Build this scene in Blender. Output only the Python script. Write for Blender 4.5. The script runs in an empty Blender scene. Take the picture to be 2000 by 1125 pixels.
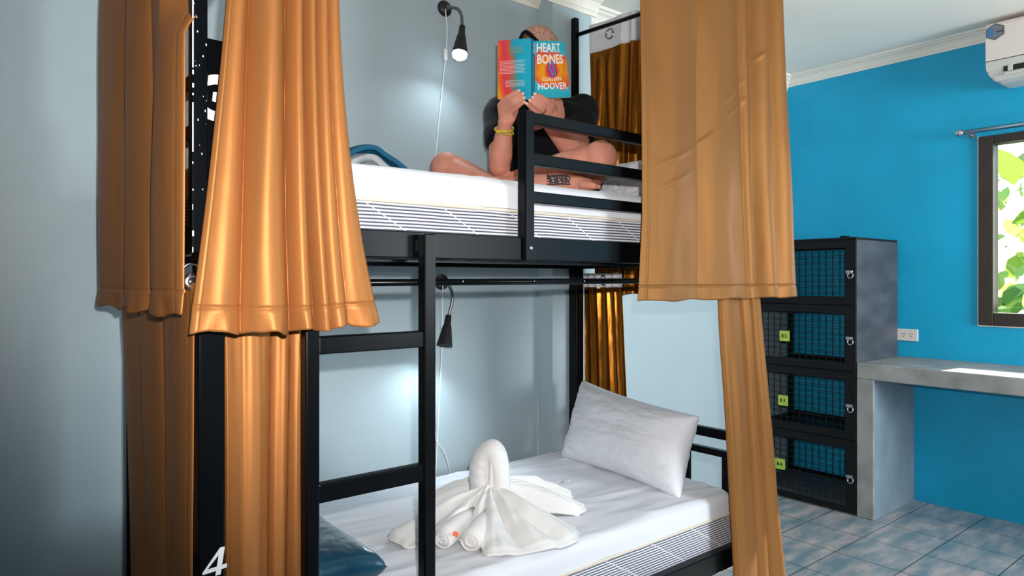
import bpy, bmesh, math, random
from mathutils import Vector, Matrix, noise

# ------------------------------------------------------------------ scene, camera, world, light
S = bpy.context.scene
C = S.collection
S.view_settings.view_transform = 'Standard'
S.view_settings.look = 'None'
S.view_settings.gamma = 1.0
S.view_settings.exposure = 0.0
S.view_settings.use_curve_mapping = False

CAMZ = 1.25
FPX = 1350.0
HY = 547.0
FX, FY = 0.633, 0.774
n_ = math.hypot(FX, FY); FX /= n_; FY /= n_
cam_d = bpy.data.cameras.new('camera')
cam = bpy.data.objects.new('camera', cam_d); C.objects.link(cam)
cam.location = (0, 0, CAMZ)
cam.rotation_euler = (math.pi/2, 0, -math.atan2(FX, FY))
cam_d.sensor_width = 36; cam_d.lens = FPX/2000*36
cam_d.shift_y = -(562.5-HY)/2000
cam_d.clip_start = 0.02
S.camera = cam

world = bpy.data.worlds.new('sky'); S.world = world; world.use_nodes = True
wn = world.node_tree.nodes; wl = world.node_tree.links
sky = wn.new('ShaderNodeTexSky'); sky.sky_type = 'NISHITA'; sky.sun_disc = False
sky.sun_elevation = math.radians(50); sky.sun_rotation = math.radians(60)
wl.new(sky.outputs[0], wn['Background'].inputs[0]); wn['Background'].inputs[1].default_value = 0.55

def lamp(name, kind, loc, energy, col=(1, 1, 1), aim=None, **kw):
    d = bpy.data.lights.new(name, kind); d.energy = energy; d.color = col
    for k, v in kw.items(): setattr(d, k, v)
    o = bpy.data.objects.new(name, d); C.objects.link(o); o.location = loc
    if aim is not None:
        o.rotation_euler = (Vector(aim)-Vector(loc)).to_track_quat('-Z', 'Y').to_euler()
    return o

def at(px, py, d):
    """photo point at forward distance d (metres) -> world point"""
    r = (px-1000)/FPX*d
    return Vector((FY*r+FX*d, -FX*r+FY*d, CAMZ-(py-HY)/FPX*d))

# the camera's own flash, just above and right of the lens
lamp('camera_flash', 'SPOT', (0.040*FY-0.0, -0.040*FX, CAMZ+0.085), 150, (1.0, 0.97, 0.95), aim=at(1170, 90, 3),
     spot_size=math.radians(116), spot_blend=0.62, shadow_soft_size=0.012)
# sun through the window of the blue wall
lamp('sun', 'SUN', (8, -1, 5), 14.0, (1, 0.96, 0.88), aim=(8-0.346, -1+0.045, 5-0.268), angle=0.009)
# added light at an unseen opening behind the camera, narrowed towards the blue wall
lamp('daylight_area', 'AREA', (3.3, -2.55, 1.55), 78, (0.90, 0.96, 1.0), aim=(4.1, 1.6, 1.5), shape='RECTANGLE', size=1.4, size_y=1.3, spread=math.radians(105))
lamp('daylight_area', 'AREA', (4.35, 0.62, 1.52), 14, (0.95, 1.0, 0.92), aim=(0, 0.6, 1.3), shape='RECTANGLE', size=1.1, size_y=0.8)  # daylight through the blue wall's window

# ------------------------------------------------------------------ materials
def lin(c):
    return tuple(((x/255)/12.92 if x/255 <= 0.04045 else ((x/255+0.055)/1.055)**2.4) for x in c)
def mat(name, rgb, rough=0.6, metal=0.0, bump=0.0, bscale=60, vary=0.0, vscale=3, coat=0.0, sheen=0.0, spec=0.5,
        emit=None, estr=0.0, stretch=None, trans=0.0, detail=4):
    m = bpy.data.materials.new(name); m.use_nodes = True
    nt = m.node_tree; N = nt.nodes; L = nt.links; b = N['Principled BSDF']
    c = lin(rgb)
    b.inputs['Base Color'].default_value = (*c, 1)
    b.inputs['Roughness'].default_value = rough
    b.inputs['Metallic'].default_value = metal
    b.inputs['Coat Weight'].default_value = coat
    b.inputs['Sheen Weight'].default_value = sheen
    b.inputs['Specular IOR Level'].default_value = spec
    b.inputs['Transmission Weight'].default_value = trans
    if emit is not None:
        b.inputs['Emission Color'].default_value = (*lin(emit), 1); b.inputs['Emission Strength'].default_value = estr
    tc = N.new('ShaderNodeTexCoord'); mp = N.new('ShaderNodeMapping'); L.new(tc.outputs['Object'], mp.inputs[0])
    if stretch: mp.inputs['Scale'].default_value = stretch
    if vary > 0:
        nz = N.new('ShaderNodeTexNoise'); nz.inputs['Scale'].default_value = vscale; nz.inputs['Detail'].default_value = detail
        L.new(mp.outputs[0], nz.inputs['Vector'])
        rp = N.new('ShaderNodeValToRGB'); rp.color_ramp.elements[0].position = 0.3; rp.color_ramp.elements[1].position = 0.7
        rp.color_ramp.elements[0].color = (*[x*(1-vary) for x in c], 1); rp.color_ramp.elements[1].color = (*[min(1, x*(1+vary)) for x in c], 1)
        L.new(nz.outputs['Fac'], rp.inputs[0]); L.new(rp.outputs[0], b.inputs['Base Color'])
    if bump > 0:
        nb = N.new('ShaderNodeTexNoise'); nb.inputs['Scale'].default_value = bscale; nb.inputs['Detail'].default_value = 3
        L.new(mp.outputs[0], nb.inputs['Vector'])
        bp = N.new('ShaderNodeBump'); bp.inputs['Strength'].default_value = bump; bp.inputs['Distance'].default_value = 0.002
        L.new(nb.outputs['Fac'], bp.inputs['Height']); L.new(bp.outputs[0], b.inputs['Normal'])
    return m

M = {}
M['wall'] = mat('grey_blue_paint', (164, 181, 187), 0.55, bump=0.25, bscale=90, vary=0.04, vscale=2.2)
M['ceiling'] = mat('ceiling_paint', (236, 232, 222), 0.8, bump=0.1, vary=0.03, vscale=1.5)
M['cornice'] = mat('cornice_plaster', (232, 226, 214), 0.7)
M['blue'] = mat('turquoise_paint', (0, 158, 200), 0.5, bump=0.35, bscale=70, vary=0.08, vscale=3)
M['black'] = mat('black_painted_steel', (6, 8, 11), 0.28, spec=0.14, bump=0.05, bscale=30, vary=0.3, vscale=8)
M['black_matte'] = mat('black_plastic', (14, 15, 17), 0.5)
M['scuff'] = mat('white_primer_scuff', (225, 232, 236), 0.6)
M['white_paint'] = mat('white_stencil_paint', (245, 245, 245), 0.5)
M['chrome'] = mat('chrome', (200, 200, 205), 0.22, 1.0)
M['steel'] = mat('brushed_gooseneck_steel', (120, 122, 124), 0.35, 0.9)
M['sheet'] = mat('white_cotton_sheet', (226, 227, 232), 0.85, bump=0.3, bscale=14, stretch=(1.0, 5, 1), sheen=0.1)
M['pillow'] = mat('white_pillowcase', (228, 228, 233), 0.85, bump=0.25, bscale=9, sheen=0.1)
M['towel'] = mat('white_terry_towel', (236, 234, 232), 0.95, bump=1.0, bscale=420, sheen=0.3)
M['teal'] = mat('teal_satin', (0, 62, 84), 0.30, bump=0.08, bscale=12, sheen=0.2, stretch=(1, 4, 1))
M['teal_cloth'] = mat('teal_cloth', (10, 92, 125), 0.8, bump=0.6, bscale=40)
M['grey_cloth'] = mat('pale_grey_fleece', (176, 184, 188), 0.9, bump=0.8, bscale=60, vary=0.15, vscale=30)
M['cream'] = mat('cream_piping', (222, 210, 192), 0.8)
M['wood_black'] = mat('black_stained_wood', (14, 13, 15), 0.5, spec=.25, bump=0.3, bscale=25, vary=0.35, vscale=6, stretch=(1, 1, 6))
M['wood_side'] = mat('worn_charcoal_board', (62, 64, 70), 0.5, bump=0.2, bscale=25, vary=0.35, vscale=5, stretch=(1, 1, 2.5), detail=8)
M['board_floor'] = mat('grey_shelf_board', (86, 96, 104), 0.6, vary=0.2, vscale=8)
M['wire'] = mat('black_wire', (20, 22, 26), 0.4, 0.3)
M['green_tag'] = mat('lime_plastic_tag', (176, 208, 82), 0.5)
M['ink'] = mat('black_print', (28, 32, 28), 0.6)
M['concrete'] = mat('polished_concrete', (148, 148, 146), 0.5, bump=0.3, bscale=18, vary=0.3, vscale=7, detail=10)
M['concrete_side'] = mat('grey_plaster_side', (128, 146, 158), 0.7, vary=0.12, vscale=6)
M['outlet'] = mat('white_outlet_plastic', (214, 208, 204), 0.4)
M['ac'] = mat('white_appliance_plastic', (222, 210, 204), 0.4)
M['ac_low'] = mat('pale_grey_appliance_plastic', (200, 198, 192), 0.4)
M['win_frame'] = mat('dark_brown_wood', (48, 40, 36), 0.5, bump=0.2, bscale=30, vary=0.2, vscale=10)
M['white_plastic'] = mat('white_plastic', (236, 236, 236), 0.4)
M['bulb'] = mat('lit_bulb', (255, 255, 255), 0.3, emit=(215, 238, 255), estr=14)
M['skin'] = mat('skin', (210, 142, 120), 0.6, spec=.35, bump=0.15, bscale=120, vary=0.14, vscale=14)
M['shirt'] = mat('black_cotton', (12, 14, 18), 0.9, spec=.15, bump=0.3, bscale=30, sheen=0.03)
M['shorts'] = mat('dark_navy_cotton', (22, 24, 32), 0.9)
M['knit'] = mat('dusty_pink_cap_cloth', (192, 146, 126), 0.9, bump=1.0, bscale=160, vary=0.6, vscale=150)
M['ink_tattoo'] = mat('dark_tattoo_ink', (62, 58, 66), 0.6)
M['bracelet'] = mat('yellow_woven_bracelet', (208, 190, 40), 0.7, vary=0.6, vscale=90)
M['gold'] = mat('dark_ring_metal', (70, 58, 50), 0.3, 0.9)
M['pages'] = mat('book_pages', (226, 218, 200), 0.8, bump=0.6, bscale=200)
M['print_white'] = mat('white_print', (250, 248, 246), 0.5)
M['print_gold'] = mat('yellow_print', (214, 160, 50), 0.5)
M['orange_tag'] = mat('orange_care_tag', (232, 110, 70), 0.7)
M['bark'] = mat('brown_bark', (96, 80, 60), 0.9, bump=0.8, bscale=30)
M['logo_blue'] = mat('blue_print', (40, 120, 190), 0.5)
M['logo_grey'] = mat('grey_sticker', (112, 120, 126), 0.4)

def fabric(name, rgb, rough, aniso=0.0, sheen=0.3, wr=0.25, weave=900, spec=0.5, metal=0.0):
    m = bpy.data.materials.new(name); m.use_nodes = True
    nt = m.node_tree; N = nt.nodes; L = nt.links; b = N['Principled BSDF']
    c = lin(rgb)
    b.inputs['Roughness'].default_value = rough; b.inputs['Sheen Weight'].default_value = sheen
    b.inputs['Specular IOR Level'].default_value = spec
    b.inputs['Specular Tint'].default_value = (*[min(1, x*1.6+0.1) for x in c], 1)
    b.inputs['Metallic'].default_value = metal
    tc = N.new('ShaderNodeTexCoord')
    nz = N.new('ShaderNodeTexNoise'); nz.inputs['Scale'].default_value = 2.5; L.new(tc.outputs['Object'], nz.inputs['Vector'])
    mx = N.new('ShaderNodeMix'); mx.data_type = 'RGBA'
    mx.inputs['A'].default_value = (*[x*0.9 for x in c], 1); mx.inputs['B'].default_value = (*[x*1.08 for x in c], 1)
    L.new(nz.outputs['Fac'], mx.inputs['Factor']); L.new(mx.outputs['Result'], b.inputs['Base Color'])
    mp = N.new('ShaderNodeMapping'); L.new(tc.outputs['Object'], mp.inputs[0]); mp.inputs['Scale'].default_value = (1, 1, 0.35)
    n1 = N.new('ShaderNodeTexNoise'); n1.inputs['Scale'].default_value = 9; n1.inputs['Detail'].default_value = 3; L.new(mp.outputs[0], n1.inputs['Vector'])
    n2 = N.new('ShaderNodeTexNoise'); n2.inputs['Scale'].default_value = weave; L.new(tc.outputs['Object'], n2.inputs['Vector'])
    b1 = N.new('ShaderNodeBump'); b1.inputs['Strength'].default_value = wr; b1.inputs['Distance'].default_value = 0.01
    b2 = N.new('ShaderNodeBump'); b2.inputs['Strength'].default_value = 0.12; b2.inputs['Distance'].default_value = 0.001
    L.new(n1.outputs['Fac'], b1.inputs['Height']); L.new(n2.outputs['Fac'], b2.inputs['Height'])
    L.new(b1.outputs[0], b2.inputs['Normal']); L.new(b2.outputs[0], b.inputs['Normal'])
    return m
M['curtain'] = fabric('ochre_satin', (168, 110, 62), 0.48, spec=0.5, sheen=0.0, wr=.45, metal=.35)
M['curtain_matte'] = fabric('ochre_dull_satin', (134, 90, 48), 0.48, spec=0.4, sheen=0.0, wr=.4, metal=.35)
M['curtain_gold'] = fabric('bronze_shiny_satin', (150, 92, 28), 0.27, sheen=0.0, wr=1.0, spec=1.0, metal=.75)
M['header'] = mat('white_blackout_header', (222, 222, 226), 0.7)

def stripes_mat():
    m = bpy.data.materials.new('striped_ticking'); m.use_nodes = True
    nt = m.node_tree; N = nt.nodes; L = nt.links; b = N['Principled BSDF']; b.inputs['Roughness'].default_value = 0.8
    tc = N.new('ShaderNodeTexCoord'); sp = N.new('ShaderNodeSeparateXYZ'); L.new(tc.outputs['Object'], sp.inputs[0])
    nz = N.new('ShaderNodeTexNoise'); nz.inputs['Scale'].default_value = 14; L.new(tc.outputs['Object'], nz.inputs['Vector'])
    a = N.new('ShaderNodeMath'); a.operation = 'MULTIPLY_ADD'; a.inputs[1].default_value = 0.003; L.new(nz.outputs['Fac'], a.inputs[0]); L.new(sp.outputs['Z'], a.inputs[2])
    mu = N.new('ShaderNodeMath'); mu.operation = 'MULTIPLY'; mu.inputs[1].default_value = 2*math.pi/0.0080; L.new(a.outputs[0], mu.inputs[0])
    si = N.new('ShaderNodeMath'); si.operation = 'SINE'; L.new(mu.outputs[0], si.inputs[0])
    gt = N.new('ShaderNodeValToRGB'); gt.color_ramp.elements[0].position = 0.38; gt.color_ramp.elements[1].position = 0.58
    gt.color_ramp.elements[0].color = (*lin((84, 86, 104)), 1); gt.color_ramp.elements[1].color = (*lin((232, 230, 232)), 1)
    ad = N.new('ShaderNodeMath'); ad.operation = 'MULTIPLY_ADD'; ad.inputs[1].default_value = 0.5; ad.inputs[2].default_value = 0.5; L.new(si.outputs[0], ad.inputs[0])
    # quilting: crossing white stitch arcs
    qx = N.new('ShaderNodeMath'); qx.operation = 'MULTIPLY'; qx.inputs[1].default_value = 2*math.pi/0.42; L.new(sp.outputs['X'], qx.inputs[0])
    qz = N.new('ShaderNodeMath'); qz.operation = 'MULTIPLY_ADD'; qz.inputs[1].default_value = 26.0; L.new(sp.outputs['Z'], qz.inputs[0]); L.new(qx.outputs[0], qz.inputs[2])
    qs = N.new('ShaderNodeMath'); qs.operation = 'SINE'; L.new(qz.outputs[0], qs.inputs[0])
    qa = N.new('ShaderNodeMath'); qa.operation = 'ABSOLUTE'; L.new(qs.outputs[0], qa.inputs[0])
    ql = N.new('ShaderNodeMath'); ql.operation = 'LESS_THAN'; ql.inputs[1].default_value = 0.03; L.new(qa.outputs[0], ql.inputs[0])
    mx = N.new('ShaderNodeMix'); mx.data_type = 'RGBA'; mx.inputs['B'].default_value = (*lin((236, 234, 236)), 1)
    L.new(ad.outputs[0], gt.inputs[0]); L.new(gt.outputs[0], mx.inputs['A']); L.new(ql.outputs[0], mx.inputs['Factor'])
    L.new(mx.outputs['Result'], b.inputs['Base Color'])
    bp = N.new('ShaderNodeBump'); bp.inputs['Strength'].default_value = 0.5; bp.inputs['Distance'].default_value = 0.006
    L.new(qa.outputs[0], bp.inputs['Height']); L.new(bp.outputs[0], b.inputs['Normal'])
    return m
M['stripes'] = stripes_mat()

def tile_mat():
    m = bpy.data.materials.new('glazed_floor_tile'); m.use_nodes = True
    nt = m.node_tree; N = nt.nodes; L = nt.links; b = N['Principled BSDF']; b.inputs['Roughness'].default_value = 0.22
    tc = N.new('ShaderNodeTexCoord'); mp = N.new('ShaderNodeMapping'); L.new(tc.outputs['Object'], mp.inputs[0])
    mp.inputs['Location'].default_value = (-3.165+0.28*20, -1.24+0.28*20, 0)
    br = N.new('ShaderNodeTexBrick'); br.offset = 0.0; br.squash = 1.0
    br.inputs['Scale'].default_value = 1.0; br.inputs['Brick Width'].default_value = 0.28; br.inputs['Row Height'].default_value = 0.28
    br.inputs['Mortar Size'].default_value = 0.0028; br.inputs['Mortar Smooth'].default_value = 0.2
    br.inputs['Color1'].default_value = (1, 1, 1, 1); br.inputs['Color2'].default_value = (0.8, 0.8, 0.8, 1); br.inputs['Mortar'].default_value = (0, 0, 0, 1)
    L.new(mp.outputs[0], br.inputs['Vector'])
    m2 = N.new('ShaderNodeMapping'); L.new(tc.outputs['Object'], m2.inputs[0]); m2.inputs['Scale'].default_value = (3, 9, 1)
    m2.inputs['Rotation'].default_value = (0, 0, 0.35)
    nz = N.new('ShaderNodeTexNoise'); nz.inputs['Scale'].default_value = 1.6; nz.inputs['Detail'].default_value = 7; L.new(m2.outputs[0], nz.inputs['Vector'])
    rp = N.new('ShaderNodeValToRGB'); e = rp.color_ramp.elements
    e[0].position = 0.36; e[0].color = (*lin((122, 146, 156)), 1); e[1].position = 0.66; e[1].color = (*lin((196, 184, 182)), 1)
    x = rp.color_ramp.elements.new(0.5); x.color = (*lin((156, 162, 166)), 1)
    L.new(nz.outputs['Fac'], rp.inputs[0])
    mx = N.new('ShaderNodeMix'); mx.data_type = 'RGBA'; mx.inputs['B'].default_value = (*lin((70, 80, 88)), 1)
    L.new(rp.outputs[0], mx.inputs['A']); L.new(br.outputs['Fac'], mx.inputs['Factor']); L.new(mx.outputs['Result'], b.inputs['Base Color'])
    bp = N.new('ShaderNodeBump'); bp.inputs['Strength'].default_value = 0.4; bp.inputs['Distance'].default_value = 0.002; bp.invert = True
    L.new(br.outputs['Fac'], bp.inputs['Height']); L.new(bp.outputs[0], b.inputs['Normal'])
    return m
M['tile'] = tile_mat()

def glass_mat():
    m = bpy.data.materials.new('window_glass'); m.use_nodes = True
    N = m.node_tree.nodes; L = m.node_tree.links
    N.remove(N['Principled BSDF'])
    t = N.new('ShaderNodeBsdfTransparent'); g = N.new('ShaderNodeBsdfGlossy'); g.inputs['Roughness'].default_value = 0.02
    fr = N.new('ShaderNodeFresnel'); fr.inputs[0].default_value = 1.3
    mx = N.new('ShaderNodeMixShader'); L.new(fr.outputs[0], mx.inputs[0]); L.new(t.outputs[0], mx.inputs[1]); L.new(g.outputs[0], mx.inputs[2])
    L.new(mx.outputs[0], N['Material Output'].inputs[0])
    return m
M['glass'] = glass_mat()

def leaf_mat(name, rgb):
    m = mat(name, rgb, 0.5, vary=0.3, vscale=6)
    nt = m.node_tree; N = nt.nodes; L = nt.links; b = N['Principled BSDF']
    tr = N.new('ShaderNodeBsdfTranslucent'); tr.inputs[0].default_value = (*lin((min(255, rgb[0]+40), min(255, rgb[1]+40), rgb[2])), 1)
    mx = N.new('ShaderNodeMixShader'); mx.inputs[0].default_value = 0.45
    L.new(b.outputs[0], mx.inputs[1]); L.new(tr.outputs[0], mx.inputs[2]); L.new(mx.outputs[0], N['Material Output'].inputs[0])
    return m
M['leaf'] = leaf_mat('green_leaf', (104, 136, 66)); M['leaf_pale'] = leaf_mat('pale_green_leaf', (160, 182, 110))

def cover_mat(front):
    m = bpy.data.materials.new('book_front_art' if front else 'book_back_art'); m.use_nodes = True
    nt = m.node_tree; N = nt.nodes; L = nt.links; b = N['Principled BSDF']; b.inputs['Roughness'].default_value = 0.35
    uv = N.new('ShaderNodeUVMap'); uv.uv_map = 'UVMap'
    nz = N.new('ShaderNodeTexNoise'); nz.inputs['Scale'].default_value = 2.6; nz.inputs['Detail'].default_value = 1; L.new(uv.outputs[0], nz.inputs['Vector'])
    sp = N.new('ShaderNodeSeparateXYZ'); L.new(uv.outputs[0], sp.inputs[0])
    def math_(op, a, bb=None, c=None):
        n = N.new('ShaderNodeMath'); n.operation = op
        for i, v in enumerate((a, bb, c)):
            if v is None: continue
            if isinstance(v, (int, float)): n.inputs[i].default_value = v
            else: L.new(v, n.inputs[i])
        return n.outputs[0]
    if front:
        x = math_('SUBTRACT', sp.outputs[0], 0.52); y = math_('SUBTRACT', sp.outputs[1], 0.50)
        x2 = math_('MULTIPLY', x, x); y2 = math_('MULTIPLY', y, y)
        r = math_('SQRT', math_('ADD', math_('MULTIPLY', x2, 0.55), math_('MULTIPLY', y2, 1.7)))
        ang = math_('ARCTAN2', y, x)
        sw = math_('SINE', math_('MULTIPLY_ADD', r, 12.0, math_('MULTIPLY', ang, 2.0)))
        f = math_('ADD', math_('MULTIPLY_ADD', sw, 0.055, r), math_('MULTIPLY', math_('SUBTRACT', nz.outputs['Fac'], 0.5), 0.25))
        cols = [(0.0, (190, 60, 140)), (0.06, (40, 160, 180)), (0.10, (170, 50, 150)), (0.15, (232, 60, 60)), (0.24, (250, 170, 30)),
                (0.34, (240, 120, 40)), (0.42, (232, 76, 76)), (0.48, (60, 185, 205)), (0.6, (40, 180, 205))]
    else:
        f = math_('ADD', math_('MULTIPLY_ADD', nz.outputs['Fac'], 0.45, -0.22), math_('MULTIPLY_ADD', sp.outputs[1], 0.12, sp.outputs[0]))
        cols = [(0.0, (250, 170, 30)), (0.12, (244, 110, 50)), (0.25, (236, 60, 80)), (0.42, (226, 80, 70)), (0.55, (120, 130, 120)),
                (0.66, (30, 165, 190)), (0.9, (30, 175, 205))]
    rp = N.new('ShaderNodeValToRGB'); e = rp.color_ramp.elements
    e[0].position = cols[0][0]; e[0].color = (*lin(cols[0][1]), 1); e[1].position = cols[-1][0]; e[1].color = (*lin(cols[-1][1]), 1)
    for p, c in cols[1:-1]:
        q = e.new(p); q.color = (*lin(c), 1)
    L.new(f, rp.inputs[0]); L.new(rp.outputs[0], b.inputs['Base Color'])
    return m
M['cover_front'] = cover_mat(True); M['cover_back'] = cover_mat(False)
M['spine'] = mat('book_spine_print', (20, 120, 145), 0.4)

# ------------------------------------------------------------------ mesh helpers
def wloc(o):
    v = Vector((0, 0, 0))
    while o is not None:
        v += o.location; o = o.parent
    return v
def tag(o, label=None, cat=None, group=None, kind=None):
    if label: o['label'] = label
    if cat: o['category'] = cat
    if group: o['group'] = group
    if kind: o['kind'] = kind
    return o
def thing(name, label, cat, loc, group=None):
    o = bpy.data.objects.new(name, None); C.objects.link(o); o.location = loc; o.empty_display_size = 0.1
    return tag(o, label, cat, group)

class MB:
    def __init__(s): s.bm = bmesh.new()
    def box(s, x0, x1, y0, y1, z0, z1, bev=0.0, mx=None, seg=2):
        r = bmesh.ops.create_cube(s.bm, size=1.0); vs = r['verts']
        for v in vs: v.co = Vector((x0+(v.co.x+.5)*(x1-x0), y0+(v.co.y+.5)*(y1-y0), z0+(v.co.z+.5)*(z1-z0)))
        if bev > 0:
            es = list({e for v in vs for e in v.link_edges})
            rr = bmesh.ops.bevel(s.bm, geom=es, offset=bev, segments=seg, affect='EDGES', profile=0.5)
            vs = list({v for f in rr['faces'] for v in f.verts} | {v for v in vs if v.is_valid})
        if mx is not None:
            for v in vs: v.co = mx @ v.co
        return s
    def tube(s, pts, rad, seg=12, cap=True, flat=1.0, up=None):
        pts = [Vector(p) for p in pts]; n = len(pts)
        rads = rad if isinstance(rad, (list, tuple)) else [rad]*n
        rings = []; prev = None
        for i, p in enumerate(pts):
            t = (pts[min(i+1, n-1)]-pts[max(i-1, 0)])
            if t.length < 1e-9: t = Vector((0, 0, 1))
            t.normalize()
            if prev is None:
                a = Vector(up) if up else (Vector((0, 0, 1)) if abs(t.z) < 0.9 else Vector((1, 0, 0)))
            else: a = prev
            a = (a - t*a.dot(t)).normalized(); prev = a; b = t.cross(a)
            rings.append([s.bm.verts.new(p + (a*math.cos(2*math.pi*k/seg)*flat + b*math.sin(2*math.pi*k/seg))*rads[i]) for k in range(seg)])
        for i in range(n-1):
            for k in range(seg):
                s.bm.faces.new((rings[i][k], rings[i][(k+1) % seg], rings[i+1][(k+1) % seg], rings[i+1][k]))
        if cap:
            s.bm.faces.new(rings[0][::-1]); s.bm.faces.new(rings[-1])
        return s
    def capsule(s, p0, r0, p1, r1, seg=18):
        p0 = Vector(p0); p1 = Vector(p1); d = p1-p0; L_ = max(d.length, 1e-6); t = d/L_
        pts = []; rr = []
        for k in range(5):
            a = math.pi/2*(k+0.25)/5.25; pts.append(p0 - t*r0*math.cos(a)); rr.append(max(r0*math.sin(a), 1e-4))
        for k in range(9):
            f = k/8; pts.append(p0+d*f); rr.append(r0+(r1-r0)*f)
        for k in range(5):
            a = math.pi/2*(4-k+0.25)/5.25; pts.append(p1 + t*r1*math.cos(a)); rr.append(max(r1*math.sin(a), 1e-4))
        # distinct tangents at coincident points avoided
        q = [pts[0]]; w = [rr[0]]
        for p, r in zip(pts[1:], rr[1:]):
            if (p-q[-1]).length > 1e-5: q.append(p); w.append(r)
        a = Vector((0, 0, 1)) if abs(t.z) < .9 else Vector((1, 0, 0)); a = (a-t*a.dot(t)).normalized(); b = t.cross(a)
        rings = [[s.bm.verts.new(p+(a*math.cos(2*math.pi*k/seg)+b*math.sin(2*math.pi*k/seg))*r) for k in range(seg)] for p, r in zip(q, w)]
        for i in range(len(q)-1):
            for k in range(seg): s.bm.faces.new((rings[i][k], rings[i][(k+1) % seg], rings[i+1][(k+1) % seg], rings[i+1][k]))
        s.bm.faces.new(rings[0][::-1]); s.bm.faces.new(rings[-1])
        return s
    def ellipsoid(s, c, rad, rot=None, u=28, v=18):
        r = bmesh.ops.create_uvsphere(s.bm, u_segments=u, v_segments=v, radius=1.0)
        mx = Matrix.Translation(Vector(c)) @ (rot.to_4x4() if rot else Matrix.Identity(4)) @ Matrix.Diagonal((*rad, 1))
        for q in r['verts']: q.co = mx @ q.co
        return s
    def grid(s, f, nu, nv, closed_u=False):
        V = [[s.bm.verts.new(f(i/nu, j/nv)) for j in range(nv+1)] for i in range(nu+(0 if closed_u else 1))]
        for i in range(nu):
            ii = (i+1) % nu if closed_u else i+1
            for j in range(nv):
                s.bm.faces.new((V[i][j], V[ii][j], V[ii][j+1], V[i][j+1]))
        return s
    def poly(s, pts, depth):
        """closed outline of 3d points extruded by vector depth"""
        a = [s.bm.verts.new(Vector(p)) for p in pts]; b = [s.bm.verts.new(Vector(p)+Vector(depth)) for p in pts]
        s.bm.faces.new(a); s.bm.faces.new(b[::-1]); n = len(a)
        for i in range(n): s.bm.faces.new((a[i], b[i], b[(i+1) % n], a[(i+1) % n]))
        return s
    def lathe(s, prof, mx, seg=24):
        rings = []
        for r, z in prof:
            rings.append([s.bm.verts.new(mx @ Vector((max(r, 1e-5)*math.cos(2*math.pi*k/seg), max(r, 1e-5)*math.sin(2*math.pi*k/seg), z))) for k in range(seg)])
        for i in range(len(rings)-1):
            for k in range(seg): s.bm.faces.new((rings[i][k], rings[i][(k+1) % seg], rings[i+1][(k+1) % seg], rings[i+1][k]))
        return s
    def build(s, name, m, parent=None, smooth=False, origin=None, solid=0.0, subd=0, remesh=0.0, smit=0, auto=None):
        if solid == 0 and not remesh:
            pass
        bmesh.ops.recalc_face_normals(s.bm, faces=s.bm.faces)
        if parent is not None: o0 = wloc(parent)
        elif origin is not None: o0 = Vector(origin)
        else:
            xs = [v.co for v in s.bm.verts]
            o0 = Vector(((min(v.x for v in xs)+max(v.x for v in xs))/2, (min(v.y for v in xs)+max(v.y for v in xs))/2, min(v.z for v in xs)))
        for v in s.bm.verts: v.co -= o0
        me = bpy.data.meshes.new(name); s.bm.to_mesh(me); s.bm.free()
        if smooth:
            for p in me.polygons: p.use_smooth = True
        o = bpy.data.objects.new(name, me); C.objects.link(o)
        if m: me.materials.append(m)
        if parent is not None: o.parent = parent
        else: o.location = o0
        if remesh:
            r = o.modifiers.new('remesh', 'REMESH'); r.mode = 'VOXEL'; r.voxel_size = remesh; r.use_smooth_shade = True
        if smit:
            r = o.modifiers.new('smooth', 'SMOOTH'); r.iterations = smit; r.factor = 0.5
        if solid:
            r = o.modifiers.new('solid', 'SOLIDIFY'); r.thickness = solid; r.offset = 0
        if subd:
            r = o.modifiers.new('subd', 'SUBSURF'); r.levels = subd; r.render_levels = subd
        return o

def apply_mods(o):
    bpy.context.view_layer.update()
    dg = bpy.context.evaluated_depsgraph_get()
    me = bpy.data.meshes.new_from_object(o.evaluated_get(dg))
    for m in list(o.modifiers): o.modifiers.remove(m)
    old = o.data; o.data = me; bpy.data.meshes.remove(old)
    return o

def text(s, size, frame, m, parent, name='lettering', sx=1.0, bold=0.0, ext=0.0004, align='LEFT', shear=0.0):
    """frame: Matrix whose X is reading direction, Y up, Z out"""
    cu = bpy.data.curves.new('t', 'FONT'); cu.body = s; cu.size = size; cu.extrude = ext; cu.offset = bold; cu.align_x = align; cu.shear = shear
    cu.resolution_u = 3
    o = bpy.data.objects.new('t', cu); C.objects.link(o)
    bpy.context.view_layer.update(); dg = bpy.context.evaluated_depsgraph_get()
    me = bpy.data.meshes.new_from_object(o.evaluated_get(dg)); bpy.data.objects.remove(o); bpy.data.curves.remove(cu)
    p0 = wloc(parent)
    mx = Matrix.Translation(-p0) @ frame @ Matrix.Diagonal((sx, 1, 1, 1))
    me.transform(mx); me.materials.clear(); me.materials.append(m); me.name = name
    r = bpy.data.objects.new(name, me); C.objects.link(r); r.parent = parent
    return r
def frame(o, ex, ey):
    ex = Vector(ex).normalized(); ey = Vector(ey); ey = (ey-ex*ey.dot(ex)).normalized(); ez = ex.cross(ey)
    return Matrix(((ex.x, ey.x, ez.x, o[0]), (ex.y, ey.y, ez.y, o[1]), (ex.z, ey.z, ez.z, o[2]), (0, 0, 0, 1)))
def lerp(a, b, t): return a+(b-a)*t
def spline(pts, n):
    """Catmull-Rom through points"""
    P = [Vector(p) for p in pts]; P = [P[0]*2-P[1]]+P+[P[-1]*2-P[-2]]; out = []
    k = len(P)-3
    for i in range(n+1):
        t = i/n*k; s = min(int(t), k-1); f = t-s; a, b, c, d = P[s:s+4]
        out.append(0.5*((2*b)+(c-a)*f+(2*a-5*b+4*c-d)*f*f+(3*b-a-3*c+d)*f*f*f))
    return out

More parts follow.
